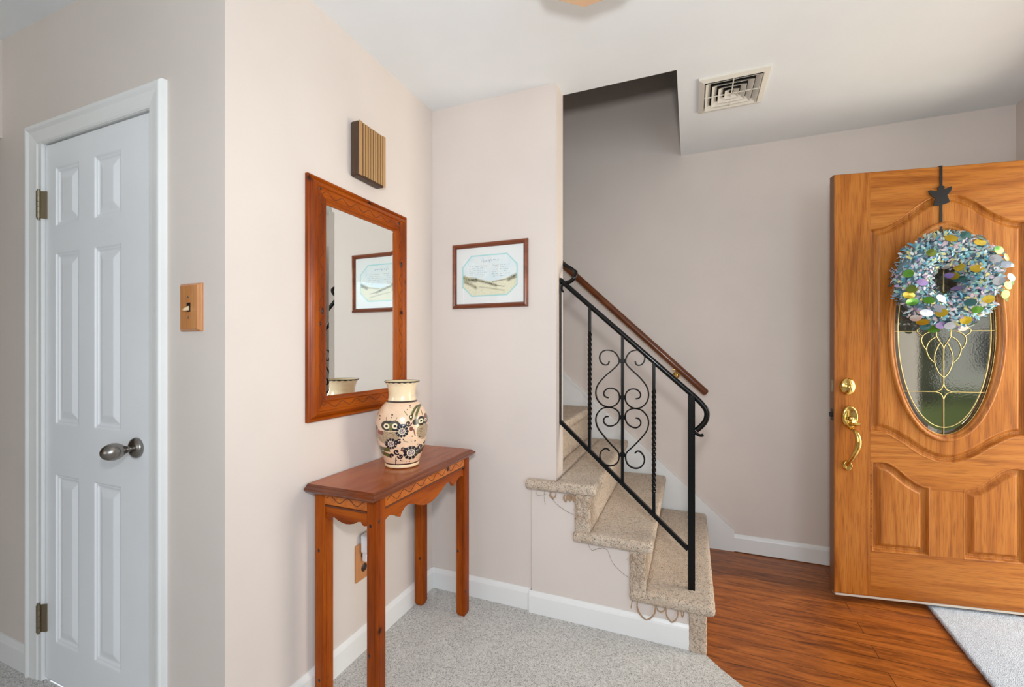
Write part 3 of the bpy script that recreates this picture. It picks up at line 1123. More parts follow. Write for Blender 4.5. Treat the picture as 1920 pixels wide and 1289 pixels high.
vine(b, lambda q, a: (lx1 - 0.004, ya + 0.01 + q, 0.708 + a), yb - ya - 0.02, 0.010, 0.0013, 130)
b.build('carved_vine', M['groove'], parent=fa)
for (y, rr) in ((1.625, 0.010), (1.49, 0.007)):
    b = MB()
    b.lathe([(0, lx1 - 0.0032), (0.8, lx1 - 0.0034), (1, lx1 - 0.0042)], (0, 0, 0), 14, axis='x')
    b.v = [(p[0], y + p[1] * rr * 1.3, (0.712 if y > 1.6 else 0.722) + p[2] * rr * (1.0 if y > 1.6 else 0.4)) for p in b.v]
    b.build('knot', M['knot'], parent=fa)
b = MB()
b.box(lx0 + 0.005, lx0 + 0.018, ya, yb, 0.655, 0.727)
b.build('rear_apron', M['pine_y'], parent=t)
for ye, s_ in ((ly0, 1), (ly1, -1)):
    xa, xb = lx0 + LW, lx1 - LW
    hl = [(0.0, .634), (0.012, .631), (0.020, .6325), (0.028, .643), (0.040, .641), (0.055, .633), (0.075, .628), (0.09, .6265)]
    W_ = xb - xa
    lw = [(xa + q, z) for q, z in hl] + [(xb - q, z) for q, z in reversed(hl[:-1])]
    b = MB()
    y0, y1 = sorted((ye + s_ * 0.007, ye + s_ * 0.020))
    b.prism(lw + [(xb, 0.727), (xa, 0.727)], 'y', y0, y1)
    sa = b.build('side_apron', M['pine_x'], parent=t)
    b = MB()
    y0, y1 = sorted((ye + s_ * 0.0075, ye + s_ * 0.004))
    b.box(xa, xb, y0, y1, 0.684, 0.727)
    b.build('carved_band', M['pine_light'], parent=sa)
    b = MB()
    y0, y1 = sorted((ye + s_ * 0.0015, ye + s_ * 0.007))
    b.box(xa, xb, y0, y1, 0.676, 0.682, 0.0015)
    vine(b, lambda q, a: (xa + 0.006 + q, ye + s_ * 0.004, 0.704 + a), W_ - 0.012, 0.010, 0.0013, 60)
    b.build('carved_vine', M['groove'], parent=sa)

# ------------------------------------------------------------------ vase
VX, VY, VZ = -1.068, 1.468, 0.7568
t = thing('ceramic_vase', 'cream ceramic vase painted with owls and flowers on the console table', 'vase', (VX, VY, VZ))
vprof = [(0.0, 0.0), (0.052, 0.0), (0.0635, 0.002), (0.067, 0.006), (0.0675, 0.013), (0.0665, 0.015), (0.069, 0.022), (0.0775, 0.045), (0.0865, 0.075), (0.0945, 0.11), (0.0995, 0.145), (0.1008, 0.17), (0.0985, 0.195), (0.092, 0.215), (0.080, 0.235), (0.067, 0.249), (0.0585, 0.257), (0.0565, 0.2595), (0.055, 0.263), (0.0525, 0.275), (0.0525, 0.288), (0.0545, 0.303), (0.058, 0.318), (0.0635, 0.329), (0.069, 0.335)]
pv = catmull([(r, z, 0) for r, z in vprof], 18)
R_ = np.array([p[0] for p in pv])
Z_ = np.array([p[1] for p in pv])
NT = 900
th = np.linspace(0, 2 * PI, NT + 1)
RR, TT = np.meshgrid(R_, th, indexing='ij')
ZZ, _ = np.meshgrid(Z_, th, indexing='ij')
# slight hand-made rim wobble
wob = np.where(ZZ > 0.325, 1 + 0.02 * np.sin(TT * 18), 1.0)
# the direction that faces the room
camdir = math.atan2(0 - VY, 0 - VX)
CWd, CHt = 620, 780
cv = np.empty((CHt, CWd, 3))      # rows = crop y (400..1180), cols = crop x - 240
cv[:] = C3(236, 200, 168)
cv = cv * (0.93 + 0.12 * smooth_noise(CHt, CWd, (18, 14), 9)[..., None])
cv *= np.where(smooth_noise(CHt, CWd, (110, 90), 12)[..., None] > 0.9, 0.8, 1.0)
yy, xx = np.mgrid[0:CHt, 0:CWd]
yy = yy + 400.0
xx = xx + 240.0
def vdisc(cx, cy, r, col, ry=None, k=1.0):
    ry = ry or r
    msk = ((xx - cx) / r) ** 2 + ((yy - cy) / ry) ** 2 < 1
    cv[msk] = cv[msk] * (1 - k) + col * k
def vstroke(pts, r, col):
    pts = [tuple(p)[:2] for p in (catmull([(a, b_, 0) for a, b_ in pts], 6) if len(pts) > 2 else pts)]
    for (a, b_) in zip(pts[:-1], pts[1:]):
        ex, ey = b_[0] - a[0], b_[1] - a[1]
        L = ex * ex + ey * ey + 1e-9
        tt = np.clip(((xx - a[0]) * ex + (yy - a[1]) * ey) / L, 0, 1)
        cv[np.hypot(xx - a[0] - tt * ex, yy - a[1] - tt * ey) < r] = col
cream = C3(246, 226, 190)
dkg = C3(46, 44, 38)
navy = C3(24, 26, 40)
olive = C3(112, 110, 62)
brn = C3(120, 70, 58)
def rosette(cx, cy, R):
    for k in range(11):
        a = 2 * PI * k / 11
        vdisc(cx + R * 0.8 * math.cos(a), cy + R * 0.8 * math.sin(a), R * 0.27, navy)
    vdisc(cx, cy, R * 0.82, navy)
    for k in range(11):
        a = 2 * PI * (k + 0.5) / 11
        vstroke([(cx + R * 0.6 * math.cos(a), cy + R * 0.6 * math.sin(a)), (cx + R * 0.98 * math.cos(a), cy + R * 0.98 * math.sin(a))], R * 0.02, cream)
    vdisc(cx, cy, R * 0.56, cream)
    vdisc(cx, cy, R * 0.45, C3(140, 128, 140))
    for k in range(14):
        vdisc(cx + R * 0.3 * math.cos(k * 2.4) * ((k % 3) / 2), cy + R * 0.3 * math.sin(k * 2.4) * ((k % 3) / 2), R * 0.07, cream if k % 2 else brn)
def swirl(cx, cy, r, a0, turns, col, w, sgn=1):
    pts = []
    for k in range(16):
        q = k / 15
        a = a0 + sgn * q * turns * 2 * PI
        rr = r * (1 - 0.75 * q)
        pts.append((cx + rr * math.cos(a), cy + rr * math.sin(a)))
    vstroke(pts, w, col)
# owl on the left: body of fine curved stripes
bodym = (((xx - 395) / 130) ** 2 + ((yy - 745) / 115) ** 2 < 1) & (yy > 705)
st = (np.hypot(xx - 420, (yy - 640) * 1.25) % 15) < 8
cv[bodym & st] = C3(110, 88, 62)
cv[bodym & ~st] = C3(214, 184, 148)
vdisc(382, 642, 57, dkg); vdisc(468, 640, 60, dkg); vdisc(425, 615, 60, dkg, 32)
vdisc(425, 655, 20, olive, 50)
for ex_, ey_ in ((382, 646), (471, 643)):
    vdisc(ex_, ey_, 31, cream); vdisc(ex_, ey_, 15, C3(30, 18, 16))
vstroke([(380, 545), (382, 590)], 3, olive); vstroke([(495, 545), (470, 590)], 3, olive)
vdisc(442, 518, 10, dkg); vdisc(433, 548, 7, dkg)
vdisc(535, 650, 45, C3(40, 44, 60), 30); vdisc(565, 648, 26, navy); vdisc(562, 640, 12, C3(220, 225, 240), 8)
rosette(545, 705, 66)
rosette(430, 850, 62)
rosette(640, 968, 80)
swirl(612, 618, 34, 0, 1.2, dkg, 7)
vdisc(612, 618, 12, brn)
vdisc(643, 682, 20, brn, 26)
vstroke([(668, 690), (685, 765)], 6, brn)
# second owl on the right with tall leaf
vstroke([(640, 575), (660, 500), (700, 445), (745, 440)], 14, olive)
vstroke([(640, 575), (665, 500), (705, 445), (748, 440)], 4, dkg)
vstroke([(690, 575), (705, 510), (730, 460)], 14, C3(96, 100, 60))
vdisc(640, 548, 22, dkg); vdisc(640, 548, 10, cream)
vdisc(690, 610, 36, dkg, 34)
bodym = (((xx - 770) / 70) ** 2 + ((yy - 730) / 95) ** 2 < 1) & (yy > 640)
st = (np.hypot(xx - 760, (yy - 640) * 1.1) % 14) < 7
cv[bodym & st] = C3(98, 84, 62)
cv[bodym & ~st] = C3(206, 176, 140)
vdisc(750, 605, 44, dkg, 52); vdisc(802, 600, 34, dkg, 50)
for ex_, ey_ in ((750, 606), (800, 606)):
    vdisc(ex_, ey_, 26 if ex_ < 780 else 18, cream); vdisc(ex_, ey_, 13 if ex_ < 780 else 9, C3(30, 18, 16))
vstroke([(750, 485), (770, 545)], 4, olive)
vdisc(800, 560, 16, brn, 30)
# left edge petals
vdisc(330, 728, 20, brn, 26); vdisc(300, 725, 14, C3(160, 70, 60), 30); vdisc(270, 690, 18, navy, 30)
# garland of foliage
for (x0_, y0_, x1_, y1_) in ((275, 915, 410, 925), (280, 955, 420, 1000), (700, 985, 815, 930)):
    for k in range(26):
        q = k / 25
        x_, y_ = x0_ + (x1_ - x0_) * q, y0_ + (y1_ - y0_) * q
        vstroke([(x_, y_ - 22), (x_ + 7, y_ + 22)], 3.4, (olive if k % 2 else C3(60, 62, 36)))
for (cx_, cy_, r_, a_, s_) in ((490, 945, 34, 1, 1), (528, 1000, 30, 3, -1), (440, 990, 24, 2, 1), (515, 825, 30, 5, -1), (745, 915, 32, 2, 1), (735, 985, 28, 0, -1), (800, 900, 24, 4, 1), (560, 925, 26, 4, 1), (780, 960, 22, 1, -1)):
    swirl(cx_, cy_, r_, a_, 0.9, navy, 9, s_)
    vdisc(cx_, cy_, 9, navy)
vdisc(545, 925, 18, C3(110, 60, 40), 12)
vstroke([(480, 1020), (478, 1095)], 5, dkg); vdisc(482, 1050, 9, dkg)
for (x_, y_, r_) in ((632, 430, 8), (632, 448, 5), (600, 465, 6), (310, 540, 8), (308, 575, 7), (545, 568, 7), (655, 770, 8), (735, 790, 9), (685, 830, 9), (600, 832, 7), (530, 1050, 8), (545, 1060, 7), (625, 1078, 7), (445, 1105, 8), (700, 1040, 6), (590, 1075, 5), (645, 830, 5), (655, 890, 6), (570, 480, 4), (560, 800, 9), (350, 600, 5), (715, 880, 6)):
    vdisc(x_, y_, r_, brn if r_ < 8 else dkg)
vstroke([(572, 485), (600, 525)], 4, olive)
vstroke([(560, 815), (610, 835)], 4, olive)

rel = (TT - camdir + PI) % (2 * PI) - PI
front = np.abs(rel) <= PI / 2
rel2 = np.where(front, rel, (rel % (2 * PI)) - PI)
rel2 = (rel2 + PI) % (2 * PI) - PI
# crop x = centre + halfwidth * sin(angle); angles growing counter-clockwise appear to the right
cxm = 547 + (RR / 0.1008) * 288 * np.sin(rel2)
cym = 1160 - (ZZ / 0.2595) * (1160 - 380)
ci = np.clip((cym - 400).astype(int), 0, CHt - 1)
cj = np.clip((cxm - 240).astype(int), 0, CWd - 1)
col = cv[ci, cj]
creamy = C3(240, 216, 178)
col = np.where((ZZ > 0.2565)[..., None], creamy * (0.94 + 0.1 * smooth_noise(*ZZ.shape, (30, 12), 4)[..., None]), col)
col = np.where(((ZZ > 0.2545) & (ZZ < 0.2605))[..., None], C3(56, 34, 30), col)
col = np.where((ZZ < 0.019)[..., None], C3(238, 212, 172), col)
col = np.where(((ZZ > 0.0155) & (ZZ < 0.0205))[..., None], C3(52, 30, 28), col)
col = np.where((ZZ > 0.3305 + 0.0012 * np.sin(TT * 18))[..., None], C3(44, 44, 42) * (0.7 + 0.9 * smooth_noise(*ZZ.shape, (60, 60), 6)[..., None]), col)
rgba = np.concatenate([col, np.ones(col.shape[:2] + (1,))], -1)
grid_mesh('vase_body', VX + RR * wob * np.cos(TT), VY + RR * wob * np.sin(TT), VZ + ZZ, None, M['ceramic'], None, parent=t, color=rgba)
# inner wall and lip
ip = [(0.069, 0.335), (0.0675, 0.3365), (0.065, 0.335), (0.058, 0.325), (0.052, 0.31), (0.0485, 0.29), (0.049, 0.272), (0.055, 0.255), (0.075, 0.22), (0.09, 0.17), (0.07, 0.05), (0.0, 0.01)]
b = MB()
b.lathe([(r, VZ + z) for r, z in ip[:3]], (VX, VY, 0), 60, mi=0)
b.lathe([(r, VZ + z) for r, z in ip[2:]], (VX, VY, 0), 60, mi=1)
b.build('vase_lining', [plain('vase_rim_glaze', srgb(52, 56, 50), 0.3, coat=0.4), plain('vase_inner_glaze', srgb(216, 196, 158), 0.4)], parent=t)

# ------------------------------------------------------------------ outlet behind the table
t = thing('wall_outlet', 'oak cover plate of the wall socket low behind the console table', 'wall outlet', (XL, 1.425, 0.366))
b = MB()
b.box(XL, XL + 0.007, 1.3795, 1.472, 0.292, 0.440, 0.0035, 2)
b.build('cover_plate', M['plate'], parent=t)
for zc in (0.392, 0.338):
    b = MB()
    b.lathe([(0, XL + 0.0085), (0.015, XL + 0.0085), (0.017, XL + 0.0065)], (0, 1.4255, zc), 24, axis='x')
    b.build('socket', plain('brown_socket', srgb(44, 26, 20), 0.4), parent=t)
t = thing('plug_in_device', 'small white plug-in device in the upper socket behind the table leg', 'plug', (XL + 0.009, 1.43, 0.385))
b = MB()
b.box(XL + 0.0065, XL + 0.045, 1.402, 1.462, 0.402, 0.480, 0.010, 4)
b.build('housing', M['whiteplastic'], parent=t)
b = MB()
b.box(XL + 0.009, XL + 0.030, 1.411, 1.450, 0.368, 0.404, 0.004, 3)
b.build('plug_base', M['whiteplastic'], parent=t)

# ------------------------------------------------------------------ staircase
t = thing('staircase', 'carpeted staircase rising left behind the picture wall, open at its near side', 'staircase', (-0.3, 2.45, 0.0))
RUN, RISE = 0.2335, 0.2075
YF, YK = 1.886, YS - 0.022
XN = lambda i: 0.091 - RUN * (i - 1)
ZT = lambda i: 0.0035 + RISE * i
for i in range(1, 11):
    xn, zt = XN(i), ZT(i)
    hidden = i >= 4
    y0 = YF if not hidden else YO + 0.004
    b = MB()
    seg = 0.0085 if i <= 4 else 0.02
    amp = 0.0022
    th_ = 0.046
    xback = xn - RUN - 0.045
    if i <= 3:
        xl = xn - RUN - 0.036
        if i == 3:
            vs, fs = rbox(XE + 0.006, xn, YF, YK, zt - th_, zt, 0.017, seg, amp, 90, i * 3.1)
            b.add(vs, fs, 0, True)
            vs, fs = rbox(xl, XE + 0.006, YO + 0.004, YK, zt - th_, zt - 0.002, 0.012, 0.02)
            b.add(vs, fs, 0, True)
            vs, fs = rbox(-0.703, XE + 0.03, YF + 0.002, YB - 0.001, zt - th_ - 0.002, zt - 0.004, 0.018, seg * 0.8, amp, 90, 7.7)
            b.add(vs, fs, 0, True)
        else:
            vs, fs = rbox(xl, xn, YF, YK, zt - th_, zt, 0.017, seg, amp, 90, i * 3.1)
            b.add(vs, fs, 0, True)
            vs, fs = rbox(xn - RUN - 0.095 + (0.0 if i == 1 else -0.01), xl + 0.03, YF, 1.935, zt - th_, zt - 0.003, 0.018, seg * 0.8, amp, 90, 5.0)
            b.add(vs, fs, 0, True)
    else:
        vs, fs = rbox(xback, xn, y0, YK, zt - th_, zt, 0.017, seg, amp, 90, i * 3.1)
        b.add(vs, fs, 0, True)
    # riser carpet
    xr = xn - 0.030
    ylo = 1.906 if not hidden else YO + 0.004
    zb = ZT(i - 1) - 0.012 if i > 1 else -0.002
    if i == 3:
        vs, fs = rbox(xr - 0.068, xr, ylo, YK, zb, zt - th_ + 0.01, 0.008, seg, 0.0025, 50, i)
    else:
        vs, fs = rbox(xr - 0.066, xr, ylo, YK, zb, zt - th_ + 0.01, 0.008, seg, 0.0018, 50, i)
    b.add(vs, fs, 0, True)
    b.build('step', M['stair'], parent=t)
# painted side panel under the steps (solid stepped body)
b = MB()
pp = [(0.012, -0.003), (0.012, ZT(1) - 0.04), (XN(2) - 0.06, ZT(1) - 0.04), (XN(2) - 0.06, ZT(2) - 0.04), (XN(3) - 0.06, ZT(2) - 0.04), (XN(3) - 0.06, ZT(3) - 0.045), (-0.681, ZT(3) - 0.045), (-0.681, -0.003)]
b.prism(pp, 'y', 1.928, 1.9425)
b.build('side_panel', M['wall'], parent=t)
b = MB()
pp2 = [(x if x > -0.6 else -0.566, z) for x, z in pp]
b.prism(pp2, 'y', 1.9425, 1.975)
b.build('stringer', M['wall'], parent=t)
# white skirt board on the back wall
b = MB()
s0 = (0.2455, 0.124)
sl = 0.5338 - 0.1244
slope = (0.8872 - 0.1244) / (-0.6242 - 0.2428)
xe = -3.3
topz = s0[1] + slope * (xe - s0[0])
b.prism([(0.2455, -0.003), (0.2455, 0.124), (xe, topz), (xe, topz - 0.30), (-0.5, 0.1), (-0.35, -0.003)], 'y', YS - 0.016, YS)
lip = []
b.prism([(0.2455, 0.124), (0.2455, 0.117), (0.240, 0.110), (xe, topz - 0.018), (xe, topz)], 'y', YS - 0.021, YS - 0.0155)
b.build('skirt_board', M['white'], parent=t)

# frayed carpet: loops and threads at the open side
def loop(pts, r, name_, mat):
    b_ = MB()
    P_ = catmull(pts, 8)
    P_ = [p + Vector((noise.noise(p * 160) * 0.0015, noise.noise(p * 140 + Vector((5, 0, 0))) * 0.001, noise.noise(p * 150 + Vector((0, 9, 0))) * 0.0015)) for p in P_]
    b_.tube(P_, [r * (0.8 + 0.75 * noise.noise(p * 330)) for p in P_], 6)
    b_.build(name_, mat, parent=t)
YL = 1.908
for (xa, xb, zt_, dz, r) in ((-0.205, -0.135, 0.160, 0.062, 0.0035), (-0.092, -0.048, 0.152, 0.040, 0.0033), (-0.128, -0.098, 0.157, 0.014, 0.003), (-0.034, -0.024, 0.150, 0.010, 0.003)):
    loop([(xa, YL, zt_ + 0.01), (xa + 0.002, YL - 0.004, zt_ - dz * 0.5), ((xa + xb) / 2, YL - 0.008, zt_ - dz), (xb - 0.002, YL - 0.004, zt_ - dz * 0.5), (xb, YL, zt_ + 0.01)], r, 'yarn_loop', M['yarn'])
loop([(-0.224, YL, 0.168), (-0.228, YL - 0.004, 0.150), (-0.232, YL - 0.003, 0.128)], 0.0022, 'yarn_loop', M['yarn'])
for (xa, xb, zt_, dz) in ((-0.585, -0.560, 0.575, 0.022), (-0.520, -0.508, 0.572, 0.026), (-0.500, -0.490, 0.572, 0.022), (-0.482, -0.474, 0.57, 0.018)):
    loop([(xa, YL, zt_), (xa, YL - 0.006, zt_ - dz * 0.7), ((xa + xb) / 2 + 0.003, YL - 0.010, zt_ - dz), (xb, YL - 0.006, zt_ - dz * 0.6), (xb, YL, zt_)], 0.0042, 'yarn_loop', M['yarn'])
loop([(-0.585, 1.925, 0.57), (-0.575, 1.920, 0.535), (-0.54, 1.922, 0.505), (-0.50, 1.925, 0.485), (-0.47, 1.922, 0.478)], 0.0009, 'loose_thread', M['thread'])
loop([(-0.66, 1.925, 0.565), (-0.655, 1.92, 0.550), (-0.64, 1.922, 0.548), (-0.61, 1.925, 0.556)], 0.0007, 'loose_thread', M['thread'])
loop([(-0.62, 1.925, 0.57), (-0.618, 1.92, 0.535), (-0.614, 1.922, 0.51)], 0.0007, 'loose_thread', M['thread'])
loop([(-0.42, 1.925, 0.365), (-0.40, 1.92, 0.338), (-0.365, 1.922, 0.352), (-0.335, 1.925, 0.348), (-0.31, 1.92, 0.30), (-0.27, 1.922, 0.262), (-0.23, 1.92, 0.245)], 0.0009, 'loose_thread', M['thread'])
# fuzzy torn edge on the riser sides
for (x0, x1, z0, z1, seed) in ((-0.226, -0.168, 0.215, 0.365, 1), (-0.46, -0.40, 0.425, 0.575, 2), (0.0, 0.058, 0.0, 0.15, 3)):
    b = MB()
    rr_ = random.Random(seed)
    for k in range(90 if seed != 3 else 20):
        x = rr_.uniform(x0, x1)
        z = rr_.uniform(z0 + (z1 - z0) * 0.3, z1)
        if rr_.random() < 0.5:
            x = rr_.choice((x0, x1)) + rr_.uniform(-0.004, 0.004)
        L = rr_.uniform(0.01, 0.03)
        a = rr_.uniform(-0.7, 0.7)
        p = Vector((x, 1.9055, z))
        b.tube([p, p + Vector((math.sin(a) * L * 0.5, -0.004, -L * 0.5)), p + Vector((math.sin(a * 1.6) * L, -0.002, -L))], 0.0005, 3, caps=False)
    o = b.build('frayed_backing', M['yarn'], parent=t)
    o['kind'] = 'stuff'

# ------------------------------------------------------------------ wrought-iron railing
YR = 2.0
t = thing('stair_railing', 'black wrought-iron stair railing with scrollwork and twisted balusters', 'railing', (0.0054, YR, ZT(1)))
RT = lambda x: 1.5445 + (x + 0.5667) * (1.0288 - 1.5445) / (0.0054 + 0.5667)
RB = lambda x: 0.8815 + (x + 0.5667) * (0.3762 - 0.8815) / (-0.0091 + 0.5667)
b = MB()
pts = [(-0.5667 + k * 0.03, YR, RT(-0.5667 + k * 0.03)) for k in range(0, 20)]
curl = [(0.0304, 1.006), (0.050, 0.983), (0.0615, 0.965), (0.064, 0.943), (0.058, 0.920), (0.044, 0.900), (0.0225, 0.878)]
pts += [(x, YR, z) for x, z in curl]
pts = catmull(pts, 4)
b.tube(pts, 0.0112, 10, flat=0.8)
b.build('top_rail', M['iron'], parent=t)
b = MB()
b.tube(catmull([(0.015, YR - 0.002, 0.873), (0.028, YR - 0.006, 0.863), (0.040, YR - 0.010, 0.860), (0.050, YR - 0.012, 0.864)], 5), 0.0065, 8)
b.build('rail_hook', M['iron'], parent=t)
b = MB()
b.bar([(-0.5667, YR, RB(-0.5667)), (-0.009, YR, RB(-0.009))], 0.017, 0.017)
b.build('bottom_rail', M['iron'], parent=t)
b = MB()
b.box(-0.0095, 0.0185, YR - 0.014, YR + 0.014, ZT(1) - 0.003, RT(0.0054) - 0.003, 0.0025)
b.build('newel_post', M['iron'], parent=t)
b = MB()
b.box(XE + 0.001, XE + 0.007, YR - 0.010, YR + 0.010, RB(-0.5667) - 0.01, RT(-0.5667) + 0.008, 0.001)
b.build('wall_bar', M['iron'], parent=t)
for xb in (-0.4265, -0.1465):
    z0, z1 = RB(xb), RT(xb)
    n = 150
    pts, tw = [], []
    for k in range(n + 1):
        q = k / n
        pts.append((xb, YR, z0 + (z1 - z0) * q))
        qq = min(max((q - 0.14) / 0.68, 0), 1)
        tw.append(qq * 2 * PI * 5.0)
    b = MB()
    b.bar(pts, 0.0135, 0.0135, twist=tw)
    b.build('twisted_baluster', M['iron'], parent=t)
b = MB()
xc = -0.2795
b.bar([(xc, YR, RB(xc)), (xc, YR, RT(xc))], 0.0125, 0.0125)
b.build('centre_baluster', M['iron'], parent=t)
Zp = {}
def s2w(px, py):        # photograph pixels on the railing plane
    s_, c_ = math.sin(math.radians(22.037)), math.cos(math.radians(22.037))
    uu = (px - 960) / 826.09
    tt = YR / (c_ + uu * s_)
    return tt * (-s_ + uu * c_), 1.2204 + tt * (654.54 - py) / 826.09
def cr8(p):
    return s2w(960 + p[0] / 3.2225, 460 + p[1] / 3.2225)
for yc in (700, 920, 1040, 1265):
    x, z = cr8((657, yc))
    b = MB()
    b.box(xc - 0.011, xc + 0.011, YR - 0.009, YR + 0.009, z - 0.009, z + 0.009, 0.002)
    b.build('collar', M['iron'], parent=t)
upL = [(588, 700), (582, 718), (566, 724), (545, 716), (531, 692), (533, 662), (553, 640), (585, 635), (618, 646), (640, 672), (648, 700), (640, 722), (610, 752), (560, 795), (522, 840), (507, 885), (515, 930), (545, 965), (585, 979), (620, 970), (645, 945), (650, 915), (640, 885), (612, 867), (580, 867), (558, 885), (556, 905), (568, 918), (585, 922)]
loL = [(585, 1035), (566, 1038), (554, 1055), (558, 1075), (580, 1092), (612, 1090), (640, 1070), (650, 1040), (645, 1010), (620, 988), (585, 979), (545, 988), (515, 1020), (507, 1060), (520, 1105), (552, 1150), (600, 1205), (638, 1245), (648, 1275), (640, 1310), (615, 1330), (580, 1332), (550, 1315), (533, 1285), (535, 1255), (555, 1232), (575, 1230), (590, 1245)]
for base in (upL, loL):
    for sg in (1, -1):
        pts = []
        for p in base:
            q = (657 + (p[0] - 657) * sg * 1.0, p[1])
            x, z = cr8((p[0], p[1]))
            x = xc + (x - xc) * (1 if sg == 1 else -0.94)
            pts.append((x, YR, z))
        b = MB()
        b.bar(catmull(pts, 5), 0.0058, 0.011)
        b.build('scroll', M['iron'], parent=t)
# end of the upstairs rail curling over the wall corner
b = MB()
pts = [(-0.60, 2.07, 1.648), (-0.575, 2.066, 1.632), (-0.535, 2.05, 1.608), (-0.508, 2.03, 1.588), (-0.494, 2.01, 1.575), (-0.497, 2.0, 1.553), (-0.513, 2.0, 1.536), (-0.537, 2.0, 1.528)]
b.tube(catmull(pts, 6), 0.0095, 10)
b.tube(catmull([(-0.552, 1.995, 1.522), (-0.556, 1.992, 1.505), (-0.553, 1.990, 1.490), (-0.547, 1.988, 1.487)], 4), 0.005, 8)
b.build('rail_curl', M['iron'], parent=t)

# ------------------------------------------------------------------ wooden handrail on the back wall
t = thing('handrail', 'round brown wooden handrail sloping along the back wall of the stairs', 'handrail', (0.09, 2.9, 0.95))
p0 = Vector((0.0915, 2.90, 0.951))
dirr = (Vector((-0.815, 2.90, 1.806)) - p0).normalized()
b = MB()
pts = [p0, p0 + dirr * 0.004, p0 + dirr * 0.012] + [p0 + dirr * (0.012 + k * 0.2) for k in range(1, 15)]
b.tube(pts, [0.012, 0.0185, 0.021] + [0.0215] * 14, 20)
b.build('rail', M['rail'], parent=t)
for k in (0.24, 1.35, 2.2):
    q = p0 + dirr * k
    b = MB()
    b.tube(catmull([(q.x, q.y, q.z - 0.018), (q.x, q.y + 0.002, q.z - 0.035), (q.x, q.y + 0.03, q.z - 0.058), (q.x, YS - 0.004, q.z - 0.062)], 5), 0.0055, 10)
    b.lathe([(0, YS), (0.022, YS), (0.022, YS - 0.004), (0.012, YS - 0.009), (0, YS - 0.009)], (q.x, 0, q.z - 0.062), 24, axis='y')
    b.box(q.x - 0.02, q.x + 0.02, q.y - 0.010, q.y + 0.010, q.z - 0.0255, q.z - 0.021, 0.001)
    b.build('bracket', M['brass'], parent=t)

# ------------------------------------------------------------------ ceiling air vent
t = thing('ceiling_vent', 'square cream air vent with nested louvres in the ceiling above the front hall', 'air vent', (0.18, 2.31, H))
vx0, vx1, vy0, vy1 = 0.037, 0.322, 2.16, 2.462
zc = H
def frame_ring(b, o_, i_, zo, zi):
    """sloping ring between offsets o_ (outer) at zo and i_ (inner) at zi"""
    def R(q, z):
        return [(vx0 + q, vy0 + q, z), (vx1 - q, vy0 + q, z), (vx1 - q, vy1 - q, z), (vx0 + q, vy1 - q, z)]
    vs_ = R(o_, zo) + R(i_, zi)
    b.add(vs_, [(k, (k + 1) % 4, 4 + (k + 1) % 4, 4 + k) for k in range(4)])
b = MB()
frame_ring(b, 0.0, 0.0, zc, zc - 0.010)
frame_ring(b, 0.0, 0.022, zc - 0.010, zc - 0.017)
frame_ring(b, 0.022, 0.026, zc - 0.017, zc - 0.013)
frame_ring(b, 0.026, 0.026, zc - 0.013, zc)
b.build('flange', M['vent'], parent=t)
b = MB()
b.box(vx0 + 0.003, vx1 - 0.003, vy0 + 0.003, vy1 - 0.003, zc - 0.0012, zc - 0.0004)  # black plate below the uncut ceiling stands in for the duct's shade
b.build('duct_shade_plate', M['void'], parent=t)
for k in range(4):
    o_ = 0.026 + k * 0.028
    b = MB()
    wd = 0.024
    frame_ring(b, o_ + 0.004, o_ + 0.024, zc - 0.019, zc - 0.003)
    frame_ring(b, o_ + 0.0025, o_ + 0.004, zc - 0.0188, zc - 0.019)
    frame_ring(b, o_ + 0.0025, o_ + 0.0225, zc - 0.0188, zc - 0.003)
    b.build('louvre', M['vent'], parent=t)
b = MB()
xm, ym = (vx0 + vx1) / 2, (vy0 + vy1) / 2
b.box(xm - 0.0025, xm + 0.0025, vy0 + 0.024, vy1 - 0.024, zc - 0.017, zc - 0.0135)
b.box(vx0 + 0.024, vx1 - 0.024, ym - 0.0025, ym + 0.0025, zc - 0.017, zc - 0.0135)
b.build('cross_bar', M['vent'], parent=t)

# ------------------------------------------------------------------ ceiling lamp
lc = Vector((-0.261, 1.216, 0))
t = thing('ceiling_lamp', 'peach eight-sided ceiling lamp shade cut off by the top of the photo', 'ceiling lamp', (lc.x, lc.y, H))
def octo(r, z, a0=math.atan2(0.955, -0.297) - 0.0):
    a0 = math.atan2(1.378 - 1.216, -0.312 + 0.261)
    return [(lc.x + r * math.cos(a0 + k * PI / 4), lc.y + r * math.sin(a0 + k * PI / 4), z) for k in range(8)]
b = MB()
lay = [octo(0.13, 2.425), octo(0.17, 2.36), octo(0.17, 2.31), octo(0.166, 2.30), octo(0.10, 2.297)]
vs = sum(lay, [])
fs = [(k * 8 + q, k * 8 + (q + 1) % 8, k * 8 + 8 + (q + 1) % 8, k * 8 + 8 + q) for k in range(4) for q in range(8)]
fs.append(tuple(range(32, 40)))
b.add(vs, fs)
b.build('lamp_shade', M['lampglass'], parent=t)
b = MB()
b.lathe([(0, 2.44), (0.09, 2.44), (0.09, 2.428), (0.06, 2.42), (0, 2.42)], (lc.x, lc.y, 0), 32)
b.build('ceiling_plate', M['brass'], parent=t)

